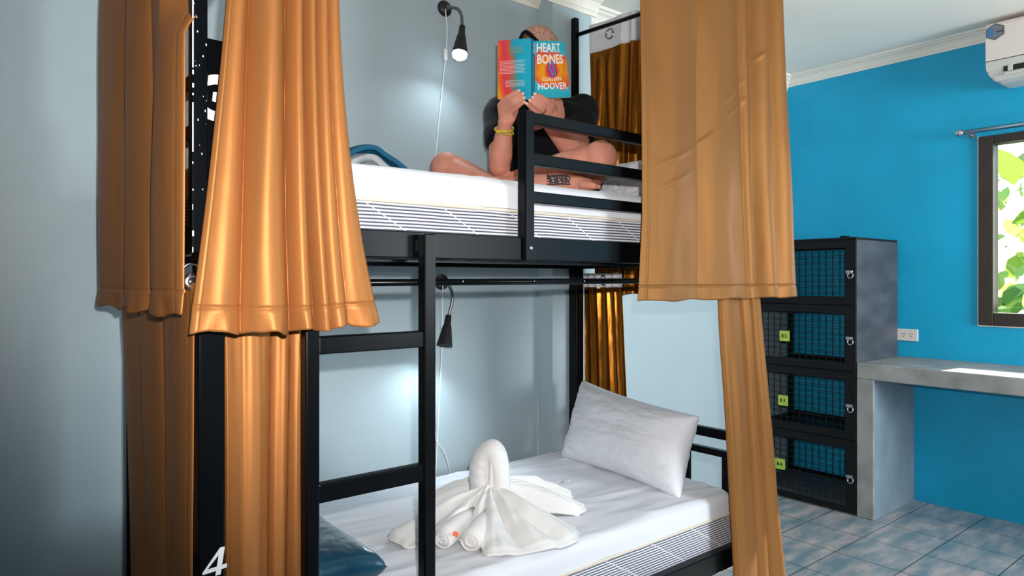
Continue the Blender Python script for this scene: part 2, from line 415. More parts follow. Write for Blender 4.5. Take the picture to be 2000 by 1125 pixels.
# ------------------------------------------------------------------ the room
XW, YW, ZC = 4.26, 2.37, 2.57
XL, YF = -1.9, -2.6
def struct(mb, name, m, **k): return tag(mb.build(name, m, **k), kind='structure')
fl = MB().box(XL-.1, XW+.1, YF-.1, YW+.1, -0.06, 0); struct(fl, 'floor', M['tile'], origin=(0, 0, 0))
struct(MB().box(XL-.1, XW+.1, YF-.1, YW+.1, ZC, ZC+.06), 'ceiling', M['ceiling'])
struct(MB().box(XL-.1, XW+.1, YW, YW+.1, 0, ZC), 'wall_back', M['wall'])
struct(MB().box(XL-.1, XL, YF, YW, 0, ZC), 'wall_left', M['wall'])
# front wall with an opening added to let daylight in
f = MB()
f.box(XL, XW, YF-.1, YF, 0, 0.85); f.box(XL, XW, YF-.1, YF, 2.25, ZC)
f.box(XL, 2.6, YF-.1, YF, .85, 2.25); f.box(4.05, XW, YF-.1, YF, .85, 2.25)
struct(f, 'wall_front', M['wall'])
WY0, WY1, WZ0, WZ1 = -0.10, 1.276, 1.01, 2.01
f = MB()
f.box(XW, XW+.12, YF, WY0, 0, ZC); f.box(XW, XW+.12, WY1, YW, 0, ZC); f.box(XW, XW+.12, WY0, WY1, 0, WZ0); f.box(XW, XW+.12, WY0, WY1, WZ1, ZC)
struct(f, 'wall_right', M['blue'])
struct(MB().box(2.09, 2.337, 2.27, YW, 0, ZC), 'trim_1', M['wall'])   # shallow pilaster on the grey wall
# plaster cornice
def cornice(p0, p1, n, name, m=M['cornice'], depth=.07, drop=.085):
    p0 = Vector(p0); p1 = Vector(p1); n = Vector(n)
    prof = [(0, 0), (0, -drop), (.006, -drop), (.012, -drop*.8), (.016, -drop*.78), (.022, -drop*.55), (.034, -drop*.35), (.05, -drop*.26), (.052, -drop*.18), (depth-.004, -drop*.14), (depth, 0)]
    b = MB()
    A = [b.bm.verts.new(p0+n*x+Vector((0, 0, z))) for x, z in prof]; B = [b.bm.verts.new(p1+n*x+Vector((0, 0, z))) for x, z in prof]
    for i in range(len(prof)-1): b.bm.faces.new((A[i], B[i], B[i+1], A[i+1]))
    b.bm.faces.new(A); b.bm.faces.new(B[::-1])
    return struct(b, name, m)
cornice((2.337, YW, ZC), (XW, YW, ZC), (0, -1, 0), 'trim_2')
cornice((XL, YW, ZC), (2.09, YW, ZC), (0, -1, 0), 'trim_3')
cornice((2.06, 2.27, ZC), (2.365, 2.27, ZC), (0, -1, 0), 'trim_4')
cornice((XW, YF, ZC), (XW, YW, ZC), (-1, 0, 0), 'trim_5', drop=.062)

# window
wf = MB(); fw = .068
wf.box(XW-.015, XW+.07, WY1-fw, WY1, WZ0, WZ1, .004); wf.box(XW-.015, XW+.07, WY0, WY0+fw, WZ0, WZ1, .004)
wf.box(XW-.015, XW+.07, WY0+fw, WY1-fw, WZ0, WZ0+fw, .004); wf.box(XW-.015, XW+.07, WY0+fw, WY1-fw, WZ1-.045, WZ1, .004)
wf.box(XW-.010, XW+.06, 0.56, 0.61, WZ0+fw, WZ1-.045, .004)
win = struct(wf, 'window_1', M['win_frame'])
MB().box(XW+.03, XW+.036, WY0+fw, 0.56, WZ0+fw, WZ1-.045).box(XW+.03, XW+.036, 0.61, WY1-fw, WZ0+fw, WZ1-.045).build('window_pane', M['glass'], win)
sil = MB(); sil.box(XW-.004, XW, WY1, WY1+.006, WZ0-.004, WZ1+.004); sil.box(XW-.004, XW, WY0, WY1, WZ0-.006, WZ0)
sil.build('plaster_bead', M['cornice'], win)
# curtain rod over the window
cr = thing('curtain_rod', 'silver metal curtain rod with ball end above the window', 'curtain rod', (XW-.07, .6, 2.03))
MB().tube([(XW-.07, 1.335, 2.035), (XW-.07, -.2, 2.035)], .012, 14).build('rod', M['chrome'], cr, smooth=True)
MB().ellipsoid((XW-.07, 1.345, 2.035), (.020, .022, .020)).build('finial', M['chrome'], cr, smooth=True)
MB().box(XW-.075, XW, 1.30, 1.312, 2.02, 2.032, .002).lathe([(0, 0), (.018, 0), (.018, .006), (0, .006)], frame((XW-.007, 1.306, 2.026), (0, 1, 0), (0, 0, 1)) @ Matrix.Rotation(math.pi, 4, 'X')).build('bracket', M['chrome'], cr)

# tree outside the window
random.seed(4)
tr = thing('tree', 'leafy green tree right outside the window', 'tree', (6.0, 0.6, -0.1))
def leafmesh(n, lo, hi, size, seed):
    rnd = random.Random(seed); b = MB()
    for _ in range(n):
        c = Vector((rnd.uniform(lo[0], hi[0]), rnd.uniform(lo[1], hi[1]), rnd.uniform(lo[2], hi[2])))
        q = Matrix.Rotation(rnd.uniform(0, 6.28), 4, 'Z') @ Matrix.Rotation(rnd.uniform(-1.3, 1.3), 4, 'X') @ Matrix.Rotation(rnd.uniform(-1, 1), 4, 'Y')
        L_ = size*rnd.uniform(.6, 1.3); w = L_*.36
        mid = [c+q.to_3x3() @ Vector((0, L_*t, -L_*.25*t*t)) for t in (0, .25, .55, .8, 1)]
        ws = [0, .8, 1, .6, 0]; prev = None
        for m_, k in zip(mid, ws):
            l = b.bm.verts.new(m_+q.to_3x3() @ Vector((-w*k, 0, .12*w*k))); r = b.bm.verts.new(m_+q.to_3x3() @ Vector((w*k, 0, .12*w*k))); cc = b.bm.verts.new(m_)
            if prev: b.bm.faces.new((prev[0], prev[2], cc, l)); b.bm.faces.new((prev[2], prev[1], r, cc))
            prev = (l, r, cc)
    return b
leafmesh(700, (5.9, -1.5, .0), (7.6, 3.2, 2.15), .26, 3).build('foliage', M['leaf'], tr, smooth=True)
leafmesh(1100, (5.7, -1.5, .0), (7.2, 3.2, 2.1), .16, 9).build('foliage', M['leaf_pale'], tr, smooth=True)
tb = MB(); tb.tube(spline([(6.6, .6, -.1), (6.5, .7, 1.0), (6.6, .5, 1.7), (6.8, .3, 2.2)], 12), [.09-.005*i for i in range(13)], 10)
for k in range(4):
    z = .5+.14*k; tb.tube(spline([(6.55, .6, z), (6.3+.1*(k % 3), .6+(-1)**k*.5, z+.2), (6.2, .6+(-1)**k*1.2, z+.3)], 6), [.03-.003*i for i in range(7)], 8)
tb.build('trunk', M['bark'], tr, smooth=True)
g = MB().box(4.5, 14, -8, 8, -.2, -.1).build('ground', mat('lawn', (120, 150, 70), .9, vary=.3, vscale=3)); tag(g, kind='structure')

# ------------------------------------------------------------------ bunk bed
BX0, BX1 = .363, 2.230     # outer faces along the length
BY0, BY1 = 1.365, 2.262
PW = .048
bed = thing('bunk_bed', 'black steel bunk bed with ladder and curtain rods, numbered 3 and 4', 'bunk bed', ((BX0+BX1)/2, (BY0+BY1)/2, 0))
def post(x, y, top):
    return MB().box(x, x+PW, y, y+PW, 0, top, .004).build('post', M['black'], bed)
p_fl = post(BX0, BY0, 1.705); post(BX1-PW, BY0, 1.69); p_bl = post(BX0, 2.03, 1.69); post(BX1-PW, BY1-PW, 1.325)
# thin curtain-frame uprights bolted outside the posts
up = []
u1 = MB().box(.3445, .3715, 1.337, 1.364, 1.30, 2.37, .002).build('curtain_upright', M['black'], bed)
for x, y in ((BX0-.028, 2.04), (BX1-.038, BY1-.030), (BX1-.03, BY0-.028)):
    MB().box(x, x+.026, y, y+.026, 1.30, 2.435, .002).build('curtain_upright', M['black'], bed)
# scuffed paint on the near upright edge
sc = MB(); rnd = random.Random(5); z = 1.30
while z < 2.30:
    h = rnd.choice([.004, .008, .05, .09, .16]) if z > 1.45 else rnd.choice([.003, .006, .01])
    w = rnd.uniform(.0012, .0030)
    sc.box(.3445, .3445+w, 1.3362, 1.337, z, z+h); z += h+rnd.uniform(.003, .02 if z > 1.45 else .05)
for _ in range(60):
    x = rnd.uniform(.3455, .369); z = rnd.uniform(1.32, 2.2); q = rnd.uniform(.0006, .002)
    if rnd.random() < .35 or x < .352: sc.box(x, x+q, 1.3364, 1.337, z, z+q*rnd.uniform(1, 2.5))
tag(sc.build('paint_scuff', M['scuff'], u1), kind='stuff')
# bed rails upper
RZ0, RZ1 = 1.300, 1.362
def part(mb, name, m=None, parent=None, **k): return mb.build(name, m or M['black'], parent or bed, **k)
part(MB().box(BX0+PW, 1.155, BY0+.006, BY0+.036, RZ0, RZ1, .003), 'side_rail')
part(MB().box(1.155, BX1-PW, BY0+.002, BY0+.036, RZ0, RZ1, .003), 'side_rail')
part(MB().box(BX0+.09, BX1-PW, BY1-.036, BY1-.006, RZ0+.0, RZ1, .003), 'side_rail')
part(MB().box(BX0+.006, BX0+.036, BY0+PW, 2.03, RZ0, RZ1, .003), 'end_rail')
part(MB().box(BX1-.036, BX1-.006, BY0+PW, BY1-PW, RZ0, RZ1, .003), 'end_rail')
# upper end boards
for z in (1.66, 1.56):
    part(MB().box(BX0+.010, BX0+.034, BY0+PW, 2.03, z-.03, z, .003), 'end_rail')
for k in range(14):
    x = BX0+.12+k*.122
    part(MB().box(x, x+.06, BY0+.036, BY1-.036, 1.325, 1.337, .002), 'slat', M['wood_black'])
    part(MB().box(x, x+.06, BY0+.036, BY1-.036, .285, .297, .002), 'slat', M['wood_black'])
# guard rail
gx = 1.156
part(MB().box(gx, gx+.032, BY0-.006, BY0+.026, RZ0, 1.690, .003), 'guard_post')
for z0, z1 in ((1.660, 1.690), (1.552, 1.583), (1.452, 1.483)):
    part(MB().box(gx+.032, BX1-PW, BY0+.000, BY0+.026, z0, z1, .003), 'guard_rail')
# bolts
def bolt(x, y, z, r=.006):
    mx = frame((x, y, z), (1, 0, 0), (0, 0, 1))
    return MB().lathe([(0, .004), (r*.6, .004), (r, .002), (r, 0), (0, 0)], mx, 14).build('bolt', M['chrome'], bed, smooth=True)
bolt(gx+.018, BY0-.006, 1.333); bolt(.868, BY0+.004, 1.351, .004); bolt(.868, BY0+.004, 1.340, .004)
# lower bed rails
LZ0, LZ1 = .255, .325
part(MB().box(BX0+PW, BX1-PW, BY0+.006, BY0+.036, LZ0, LZ1, .003), 'side_rail')
part(MB().box(BX0+.09, BX1-PW, BY1-.036, BY1-.006, LZ0, LZ1, .003), 'side_rail')
part(MB().box(BX0+.006, BX0+.036, BY0+PW, 2.03, LZ0, LZ1, .003), 'end_rail')
part(MB().box(BX1-.036, BX1-.006, BY0+PW, BY1-PW, LZ0, LZ1, .003), 'end_rail')
# headboard at the far end, footboard at the near end
for bx in (BX1-.036, BX0+.010):
    ye = BY1-PW if bx > 1 else 2.03; hn = 'headboard' if bx > 1 else 'footboard'
    part(MB().box(bx, bx+.026, BY0+PW, ye, .665, .70, .003), hn+'_rail')
    part(MB().box(bx, bx+.026, BY0+PW, ye, .60, .625, .003), hn+'_rail')
    for k in range(5 if bx > 1 else 4):
        y = BY0+.09+k*.165
        part(MB().box(bx+.004, bx+.022, y, y+.02, LZ1, .60, .002), hn+'_slat')
# lower curtain rods
part(MB().tube([(BX0+PW, BY0+.062, 1.243), (BX1-PW-.0, BY0+.062, 1.249)], .0085, 12), 'curtain_rod', smooth=True)
part(MB().tube([(BX0-.012, BY0+.004, 1.247), (BX0-.012, BY1-.06, 1.247)], .0085, 14), 'curtain_rod', M['steel'], smooth=True)
part(MB().tube([(BX1+.016, BY0+.06, 1.247), (BX1+.016, BY1+.0, 1.247)], .0085, 12), 'curtain_rod', smooth=True)
for x in (1.237, 1.43, 1.70, 1.95, 1.0, .72):
    bolt(x, BY0+.0535, 1.247, .0028)
rg = MB(); rg.lathe([(.0085, -.004), (.0155, -.004), (.017, 0), (.0155, .004), (.0085, .004)], frame((BX0-.012, BY0-.004, 1.247), (1, 0, 0), (0, 0, 1)), 24)
rg.build('rod_end_ring', M['chrome'], bed, smooth=True)
hk = MB().tube(spline([(BX0-.030, BY0-.004, 1.270), (BX0-.020, BY0-.006, 1.279), (BX0-.006, BY0-.006, 1.278), (BX0+.004, BY0-.006, 1.268), (BX0-.002, BY0-.006, 1.262)], 16), .0024, 8)
hk.build('rod_hook', M['chrome'], bed, smooth=True)
cl = MB(); cl.box(BX1-PW-.035, BX1-PW-.002, BY0+.045, BY0+.075, 1.255, 1.30, .003); cl.build('rod_clamp', M['black'], bed)
# upper rods
RODZ = 2.36
part(MB().tube([(.358, 1.325, RODZ), (BX1+.02, 1.325, RODZ)], .009, 12), 'curtain_rod', smooth=True)
part(MB().tube([(.328, 1.33, RODZ), (.328, BY1-.03, RODZ)], .009, 12), 'curtain_rod', smooth=True)
part(MB().tube([(BX1+.05, 1.33, RODZ-.004), (BX1-.02, BY1-.018, RODZ)], .009, 12), 'curtain_rod', smooth=True)
# ladder
LY0, LY1 = BY0-.034, BY0-.004
lx = ((.556, .586), (.834, .865))
for a, b_ in lx: part(MB().box(a, b_, LY0, LY1, 0, 1.356, .004), 'ladder_rail')
for zt, zb in ((1.135, 1.098), (.834, .795), (.53, .492)):
    part(MB().box(lx[0][1]-.001, lx[1][0]+.001, LY0+.003, LY1-.003, zb, zt, .003), 'ladder_rung')
for a, b_ in lx: part(MB().box(a+.004, b_-.004, LY1-.002, BY0+.008, 1.315, 1.345, .002), 'ladder_bracket')
part(MB().box(BX0, BX1, BY0+.045, BY0+.049, 1.292, 1.298), 'rail_lip')
# stencilled numbers
def num4(z0, h, x0, y, parent):
    o = MB(); w = h*.86
    P = lambda u, v: (x0+u*w, y, z0+v*h)
    out = [P(0, .22), P(.72, 1.0), P(.92, 1.0), P(.80, .34), P(1.0, .36), P(1.0, .20), P(.775, .19), P(.74, 0), P(.52, 0), P(.56, .17), P(.0, .14)]
    inn = [P(.20, .30), P(.585, .325), P(.66, .74)]
    bm = o.bm
    # build face with hole via triangle fill
    es = []
    for L_ in (out, inn):
        vs = [bm.verts.new(p) for p in L_]
        for i in range(len(vs)): es.append(bm.edges.new((vs[i], vs[(i+1) % len(vs)])))
    bmesh.ops.triangle_fill(bm, edges=es, use_beauty=True)
    return o.build('bunk_number', M['white_paint'], parent, solid=.0006)
num4(.692, .051, BX0+.0065, BY0-.0006, p_fl)
text('3', .115, frame((BX0+.004, BY0-.0006, 1.555), (1, 0, 0), (0, 0, 1)), M['white_paint'], p_fl, 'bunk_number', sx=1.0, bold=.004, shear=.1)

# ------------------------------------------------------------------ mattresses
def sheet_mb(x0, x1, y0, y1, ztop, zlow, rr, seed, sag=.0):
    rnd = Vector((seed*3.1, 7, 2))
    b = MB(); nx, ny = 120, 60
    rows = []
    cx, cy = (x0+x1)/2, (y0+y1)/2
    def top(x, y):
        w = noise.noise(Vector((x*2.2, y*9+x*2, seed)))*.006+noise.noise(Vector((x*3+y*4, y*24, seed)))*.0045+(1-min(1, abs(noise.noise(Vector((x*1.6-y*2, y*11+x*3, seed+5))))*6))*.004
        return ztop+w
    def rrect(i, n, inset):
        # perimeter point of rounded rectangle
        X0, X1, Y0, Y1 = x0+inset, x1-inset, y0+inset, y1-inset; R = .05
        per = [(X0+R, Y0), (X1-R, Y0), 'c', (X1, Y0+R), (X1, Y1-R), 'c', (X1-R, Y1), (X0+R, Y1), 'c', (X0, Y1-R), (X0, Y0+R), 'c']
        lens = [X1-X0-2*R, R*math.pi/2, Y1-Y0-2*R, R*math.pi/2]*2; T = sum(lens); s = i/n*T; k = 0
        while s > lens[k] and k < 7: s -= lens[k]; k += 1
        t = s/lens[k]
        if k == 0: return X0+R+t*(X1-X0-2*R), Y0
        if k == 1: a = -math.pi/2+t*math.pi/2; return X1-R+R*math.cos(a), Y0+R+R*math.sin(a)
        if k == 2: return X1, Y0+R+t*(Y1-Y0-2*R)
        if k == 3: a = t*math.pi/2; return X1-R+R*math.cos(a), Y1-R+R*math.sin(a)
        if k == 4: return X1-R-t*(X1-X0-2*R), Y1
        if k == 5: a = math.pi/2+t*math.pi/2; return X0+R+R*math.cos(a), Y1-R+R*math.sin(a)
        if k == 6: return X0, Y1-R-t*(Y1-Y0-2*R)
        a = math.pi+t*math.pi/2; return X0+R+R*math.cos(a), Y0+R+R*math.sin(a)
    n = 360
    rings = []
    prof = [(0.0, zlow), (0.0, lerp(zlow, ztop, .35)), (0.0, ztop-rr*1.3)]
    for k in range(1, 7):
        a = k/6*math.pi/2; prof.append((rr*(1-math.cos(a)), ztop-rr+rr*math.sin(a)))
    for ins in [.045+.01*k_ for k_ in range(38)]: prof.append((ins, ztop))
    for ins, z in prof:
        ring = []
        for i in range(n):
            x, y = rrect(i, n, ins)
            zz = z
            if ins > rr*.6: zz = z-ztop+top(x, y)
            else:
                w = noise.noise(Vector((x*6, y*6, z*3+seed)))*.003
                dx, dy = x-cx, y-cy; x += w*(1 if dx > 0 else -1)*.5; y += w
                if z == zlow: zz = z+noise.noise(Vector((x*4, y*4, seed)))*.004
            ring.append(b.bm.verts.new((x, y, zz)))
        rings.append(ring)
    for r in range(len(rings)-1):
        for i in range(n): b.bm.faces.new((rings[r][i], rings[r][(i+1) % n], rings[r+1][(i+1) % n], rings[r+1][i]))
    b.bm.faces.new(rings[-1])
    return b
def mattress(ztop, zbot, zsheet, label, seed):
    x0, x1, y0, y1 = BX0+.055, BX1-.045, BY0+.042, BY1-.024
    t = thing('mattress', label, 'mattress', ((x0+x1)/2, (y0+y1)/2, zbot))
    c = MB().box(x0+.004, x1-.004, y0+.004, y1-.004, zbot, ztop-.03, .02, seg=3).build('striped_side', M['stripes'], t)
    sheet_mb(x0, x1, y0, y1, ztop, zsheet, .03, seed).build('fitted_sheet', M['sheet'], t, smooth=True)
    pp = []
    for z in (zsheet-.004, zbot+.006):
        b = MB(); R = .03
        pts = []
        for (cx, cy, a0) in ((x1-R, y0+R, -math.pi/2), (x1-R, y1-R, 0), (x0+R, y1-R, math.pi/2), (x0+R, y0+R, math.pi)):
            for k in range(5): a = a0+k/4*math.pi/2; pts.append((cx+R*math.cos(a), cy+R*math.sin(a), z))
        pts.append(pts[0]); b.tube(pts, .0045, 8, cap=False); b.build('piping', M['cream'], t, smooth=True)
    return t
mattress(1.513, 1.337, 1.436, 'striped mattress under a white sheet on the upper bunk', 1)
mattress(.500, .297, .428, 'striped mattress under a white sheet on the lower bunk', 2)

# ------------------------------------------------------------------ curtains
def curtain(name, label, group, m, P, zt, zb, kt, kb, amps, side, nu=200, nv=70, hem=.045, seed=0, curve=1.0, header=None, ring_u=None, wave=1.0, extra=None, twist=0, amp_pow=.6, edge=None):
    """P = (top0, top1, bottom0, bottom1) plan points; kt, kb fold-valley positions at top and bottom"""
    T0, T1, B0, B1 = [Vector((*p, 0)) for p in P]
    def depth(u, v):
        ks = [lerp(a, b, v) for a, b in zip(kt, kb)]
        d = 0
        for i in range(len(ks)-1):
            if ks[i] <= u <= ks[i+1]+1e-9:
                t = (u-ks[i])/(ks[i+1]-ks[i]); a = amps[i]
                a = a*(0.75+.25*v)*(1+.25*noise.noise(Vector((i*3.3, v*2.2, seed))))
                return a*(math.sin(math.pi*min(max(t, 0), 1))**amp_pow)
        return d
    def f(u, v):
        vv = v**curve
        p = lerp(lerp(T0, T1, u), lerp(B0, B1, u), vv)
        tdir = (lerp(T1, B1, vv)-lerp(T0, B0, vv)).normalized(); nrm = Vector((tdir.y, -tdir.x, 0))*side
        d = depth(u, v)
        d += noise.noise(Vector((u*5, v*3, seed*1.7)))*.006+noise.noise(Vector((u*12, v*2.5, seed*1.7+9)))*.003
        z = lerp(zt, zb, v)
        hv = (z-zb)
        if hem and hv < hem:
            k = (hem-hv)/hem
            d += (.004*math.sin(u*34+seed)+.004*noise.noise(Vector((u*22, 1, seed))))*k*wave
            z -= (.004*math.sin(u*27+seed*2)+.004*noise.noise(Vector((u*14, 5, seed))))*k*wave
        if hem and abs(hv-hem) < .003: d -= .0022
        for e in (.03, .97):
            if abs(u-e) < .0045: d -= .0015
        q = p+nrm*d+Vector((0, 0, z))
        if extra: q += extra(u, v)
        return q
    # rows: extra dense near the hem
    H = zt-zb
    vs = [i/nv for i in range(nv+1)]
    if hem: vs = sorted(set([v for v in vs if v < 1-(hem+.004)/H] + [1-(hem+.004)/H, 1-(hem+.0015)/H, 1-(hem-.0015)/H, 1-(hem-.004)/H] + [1-hem*k/H for k in (.75, .5, .25, .1, 0)]))
    b = MB()
    V = [[b.bm.verts.new(f(i/nu, v)) for v in vs] for i in range(nu+1)]
    for i in range(nu):
        for j in range(len(vs)-1): b.bm.faces.new((V[i][j], V[i+1][j], V[i+1][j+1], V[i][j+1]))
    t = tag(b.build(name, m, None, smooth=True, solid=.0016), label, 'curtain', group)
    if header:
        hz, ru = header
        b2 = MB(); ve = hz/H
        b2.grid(lambda u, v: f(u, v*ve)+Vector((0, 0, .012*(1-v)))+Vector((lerp(T0, T1, .5)-lerp(T0, T1, .5))), nu, 6)
        b2.build('header_band', M['header'], t, smooth=True, solid=.005)
        for u in ru:
            c = f(u, ve*.5)+Vector((0, 0, .006)); c2 = f(min(u+.02, 1), ve*.5); td = (f(min(u+.04, 1), ve*.5)-f(max(u-.04, 0), ve*.5)).normalized()
            mx = frame(c, td, (0, 0, 1))
            b3 = MB(); b3.lathe([(.017, -.009), (.025, -.009), (.027, 0), (.025, .009), (.017, .009), (.0155, 0), (.017, -.009)], mx, 24)
            b3.build('grommet', M['chrome'], t, smooth=True)
    return t
GU = 'ochre curtains around the upper bunk'; GL = 'ochre curtains around the lower bunk'
# C2 upper front-left
def c2x(u, v):
    # flares out at its lower corners, like the photo
    k = max(0, v-.55)/.45
    return Vector((-u*.09*(v**1.25-v**2.6), 0, 0))+Vector((-.012*k*k*(1-u)**3+.022*k**2.2*u**5, 0, 0))+Vector((0, 0, .006*math.sin(u*math.pi)*k*-1))
c2 = curtain('curtain', 'bright ochre curtain gathered at front left of the upper bunk', GU, M['curtain'],
        ((.435, 1.315), (.612, 1.312), (.341, 1.300), (.683, 1.300)), 2.375, 1.158,
        [0, .12, .46, .64, .80, .93, 1], [0, .235, .497, .63, .72, .83, 1], [.020, .046, .034, .032, .018, .016], 1, seed=1, amp_pow=.8, curve=1.25, extra=c2x)
# C1 upper foot-end
c1 = curtain('curtain', 'dark ochre curtain closing the near foot end of the upper bunk', GU, M['curtain'],
        ((.338, 1.340), (.330, 2.16), (.326, 1.320), (.322, 2.17)), 2.375, 1.185,
        [0, .34, .62, 1], [0, .25, .55, 1], [.018, .026, .020], -1, seed=2,
        extra=lambda u, v: Vector((.9, .35, 0))*min(.09, max(0, (2.375-1.19*v)-1.70)*.7)*max(0, 1-u/.14))
c3 = curtain('curtain', 'dark ochre curtain closing the near foot end of the lower bunk', GL, M['curtain'],
        ((.350, 1.345), (.352, 2.035), (.348, 1.350), (.388, 2.04)), 1.245, .05,
        [0, .34, .68, 1], [0, .30, .62, 1], [.012, .014, .010], -1, seed=3, curve=.8)
c4 = curtain('curtain', 'ochre curtain gathered between the numbered post and the ladder', GL, M['curtain'],
        ((.425, 1.432), (.600, 1.432), (.416, 1.374), (.562, 1.374)), 1.245, .05,
        [0, .56, .80, 1], [0, .50, .74, 1], [.034, .022, .022], 1, seed=4, curve=.5)
def c5x(u, v):
    k = max(0, v-.8)/.2
    z = 2.375-1.187*v; d = 0
    for (u0, z0, u1, z1) in ((.04, 1.575, .30, 1.665), (.07, 1.515, .27, 1.585), (.43, 1.80, .65, 1.93), (.47, 1.77, .66, 1.87), (.30, 1.665, .42, 1.73), (.70, 2.0, .80, 2.05)):
        L2 = (u1-u0)**2+(z1-z0)**2; t = max(0, min(1, ((u-u0)*(u1-u0)+(z-z0)*(z1-z0))/L2))
        r = math.hypot((u-u0-(u1-u0)*t)*.9, z-z0-(z1-z0)*t); d += -.0035*math.exp(-(r/.007)**2)*math.sin(math.pi*min(max(t, .06), .94))
    for cu_, cz_, a_ in ((.08, 1.95, .008), (.55, 1.40, .010), (.2, 1.30, .008), (.35, 2.1, -.008)):
        d += a_*math.exp(-((u-cu_)/.05)**2-((z-cz_)/.13)**2)
    return Vector((-.02*k*(1-u)**4, d, 0))
c5 = curtain('curtain', 'wide dull ochre curtain hanging at the right of the upper bunk', GU, M['curtain_matte'],
        ((1.552, 1.318), (2.352, 1.330), (1.556, 1.305), (2.440, 1.318)), 2.375, 1.188,
        [0, .34, .62, .70, .86, 1], [0, .30, .62, .68, .84, 1], [.018, .024, .012, .036, .030], 1, seed=5, extra=c5x, wave=.6, amp_pow=1.1, nu=420, nv=240)
c6 = curtain('curtain', 'narrow ochre curtain at the right end of the lower bunk', GL, M['curtain_matte'],
        ((1.975, 1.345), (2.225, 1.345), (2.080, 1.335), (2.405, 1.335)), 1.262, .05,
        [0, .50, .72, 1], [0, .42, .68, 1], [.022, .016, .018], 1, seed=6)
c7 = curtain('curtain', 'shiny bronze curtain with white eyelet band behind the reader', GU, M['curtain_gold'],
        ((2.262, 2.210), (2.290, 1.60), (2.305, 2.215), (2.300, 1.60)), 2.395, 1.185,
        [0, .31, .40, .50, .60, .70, .85, 1], [0, .15, .28, .42, .55, .70, .85, 1], [.018, .020, .045, .04, .04, .04, .04], -1, seed=7, header=(.115, [.185, .45]), nu=260, amp_pow=1.0,
        extra=lambda u, v: Vector((-1, 0, 0))*(.012*math.exp(-((u-.06-.03*math.sin(v*9))/.022)**2)+.012*math.exp(-((u-.19+.02*math.sin(v*7))/.02)**2))*min(1, max(0, v-.11)/.05))
c8 = curtain('curtain', 'shiny bronze curtain with white eyelet band behind the white pillow', GL, M['curtain_gold'],
        ((2.250, 2.235), (2.250, 2.01), (2.256, 2.22), (2.256, 1.93)), 1.268, .05,
        [0, .16, .36, .60, .80, 1], [0, .16, .32, .60, .78, 1], [.012, .012, .022, .016, .016], -1, seed=8, header=(.05, [.5]), nu=160, amp_pow=1.0)

# ------------------------------------------------------------------ wall lamps
def wall_lamp(mount, neck, top, bot, label, label_cord, cord, power, out=0.0, switch=None):
    t = thing('wall_lamp', label, 'lamp', mount, 'gooseneck wall lamps over the bunks')
    mx = frame((mount[0], YW, mount[2]), (1, 0, 0), (0, 0, 1))
    MB().lathe([(0, .022), (.012, .022), (.026, .014), (.032, .006), (.033, 0), (0, 0)], mx, 32).build('wall_mount', M['black_matte'], t, smooth=True)
    MB().lathe([(0, .034), (.008, .034), (.009, .02), (0, .02)], mx, 20).build('switch_knob', M['steel'], t, smooth=True)
    n = spline(neck, 40)
    b = MB(); b.tube(n, [.0058+.0006*math.sin(i*3.1) for i in range(41)], 12); b.build('gooseneck', M['steel'], t, smooth=True)
    top = Vector(top); bot = Vector(bot); ax = (bot-top); L_ = ax.length; q = ax.to_track_quat('Z', 'Y').to_matrix().to_4x4(); fr = Matrix.Translation(top) @ q
    sh = MB(); sh.lathe([(0, -.004), (.010, -.004), (.012, 0), (.0135, L_*.28), (.0165, L_*.33), (.019, L_*.42), (.031, L_*.97), (.032, L_), (.029, L_), (.018, L_*.5), (.010, L_*.36), (0, L_*.36)], fr, 36)
    s = sh.build('lamp_shade', M['black_matte'], t, smooth=True)
    MB().lathe([(0, L_*.55), (.012, L_*.55), (.017, L_*.7), (.024, L_*(.80+out*.2)), (.0265+out*.006, L_*(.86+out*.25)), (.0245+out*.006, L_*(.90+out*.38)), (.014, L_*(.94+out*.47)), (0, L_*(.955+out*.5))], fr, 28).build('bulb', M['bulb'], t, smooth=True)
    lamp('bulb_light', 'SPOT', bot+ax.normalized()*.035, power, (.78, .91, 1.0), aim=bot+ax, spot_size=math.radians(150), spot_blend=.8, shadow_soft_size=.02)
    c = MB(); c.tube(spline(cord, 50), .0022, 8)
    co = tag(c.build('power_cord', M['white_plastic'], None, smooth=True), label_cord, 'cord', 'white cords on the grey wall')
    if switch:
        sp = Vector(switch); d = Vector((0, 0, 1))
        MB().box(sp.x-.008, sp.x+.008, sp.y-.007, sp.y+.005, sp.z-.024, sp.z+.024, .004).build('cord_switch', M['white_plastic'], co)
def wallpt(px, py, off=.0):
    y = YW-off; k = (px-1000)/FPX; d = y/(FY-FX*k)
    return at(px, py, d)
a = wallpt(868, 17)
wall_lamp(a, [wallpt(872, 17, .03), wallpt(880, 14, .06), wallpt(895, 18, .09), wallpt(902, 32, .10), wallpt(903, 52, .105)],
          wallpt(903, 52, .105), wallpt(898, 104, .12), 'lit black gooseneck wall lamp beside the reader', 'white cord with switch hanging from the upper wall lamp',
          [wallpt(870, 18, .036), wallpt(873, 60, .02), wallpt(871, 105, .012), wallpt(866, 150, .006), wallpt(856, 250, .005), wallpt(850, 318, .004), wallpt(848, 400, .004)], 4, out=.6, switch=wallpt(870, 107, .012))
a = wallpt(862, 551)
wall_lamp(a, [wallpt(866, 552, .03), wallpt(876, 556, .07), wallpt(883, 572, .10), wallpt(883, 590, .105), wallpt(876, 618, .10)],
          wallpt(876, 617, .10), wallpt(868, 676, .115), 'black gooseneck wall lamp pointing down above the lower bunk', 'white cord hanging straight from the lower wall lamp',
          [wallpt(865, 556, .036), wallpt(864, 620, .01), wallpt(862, 700, .005), wallpt(857, 800, .004), wallpt(851, 926, .004), wallpt(850, 990, .003)], 6)
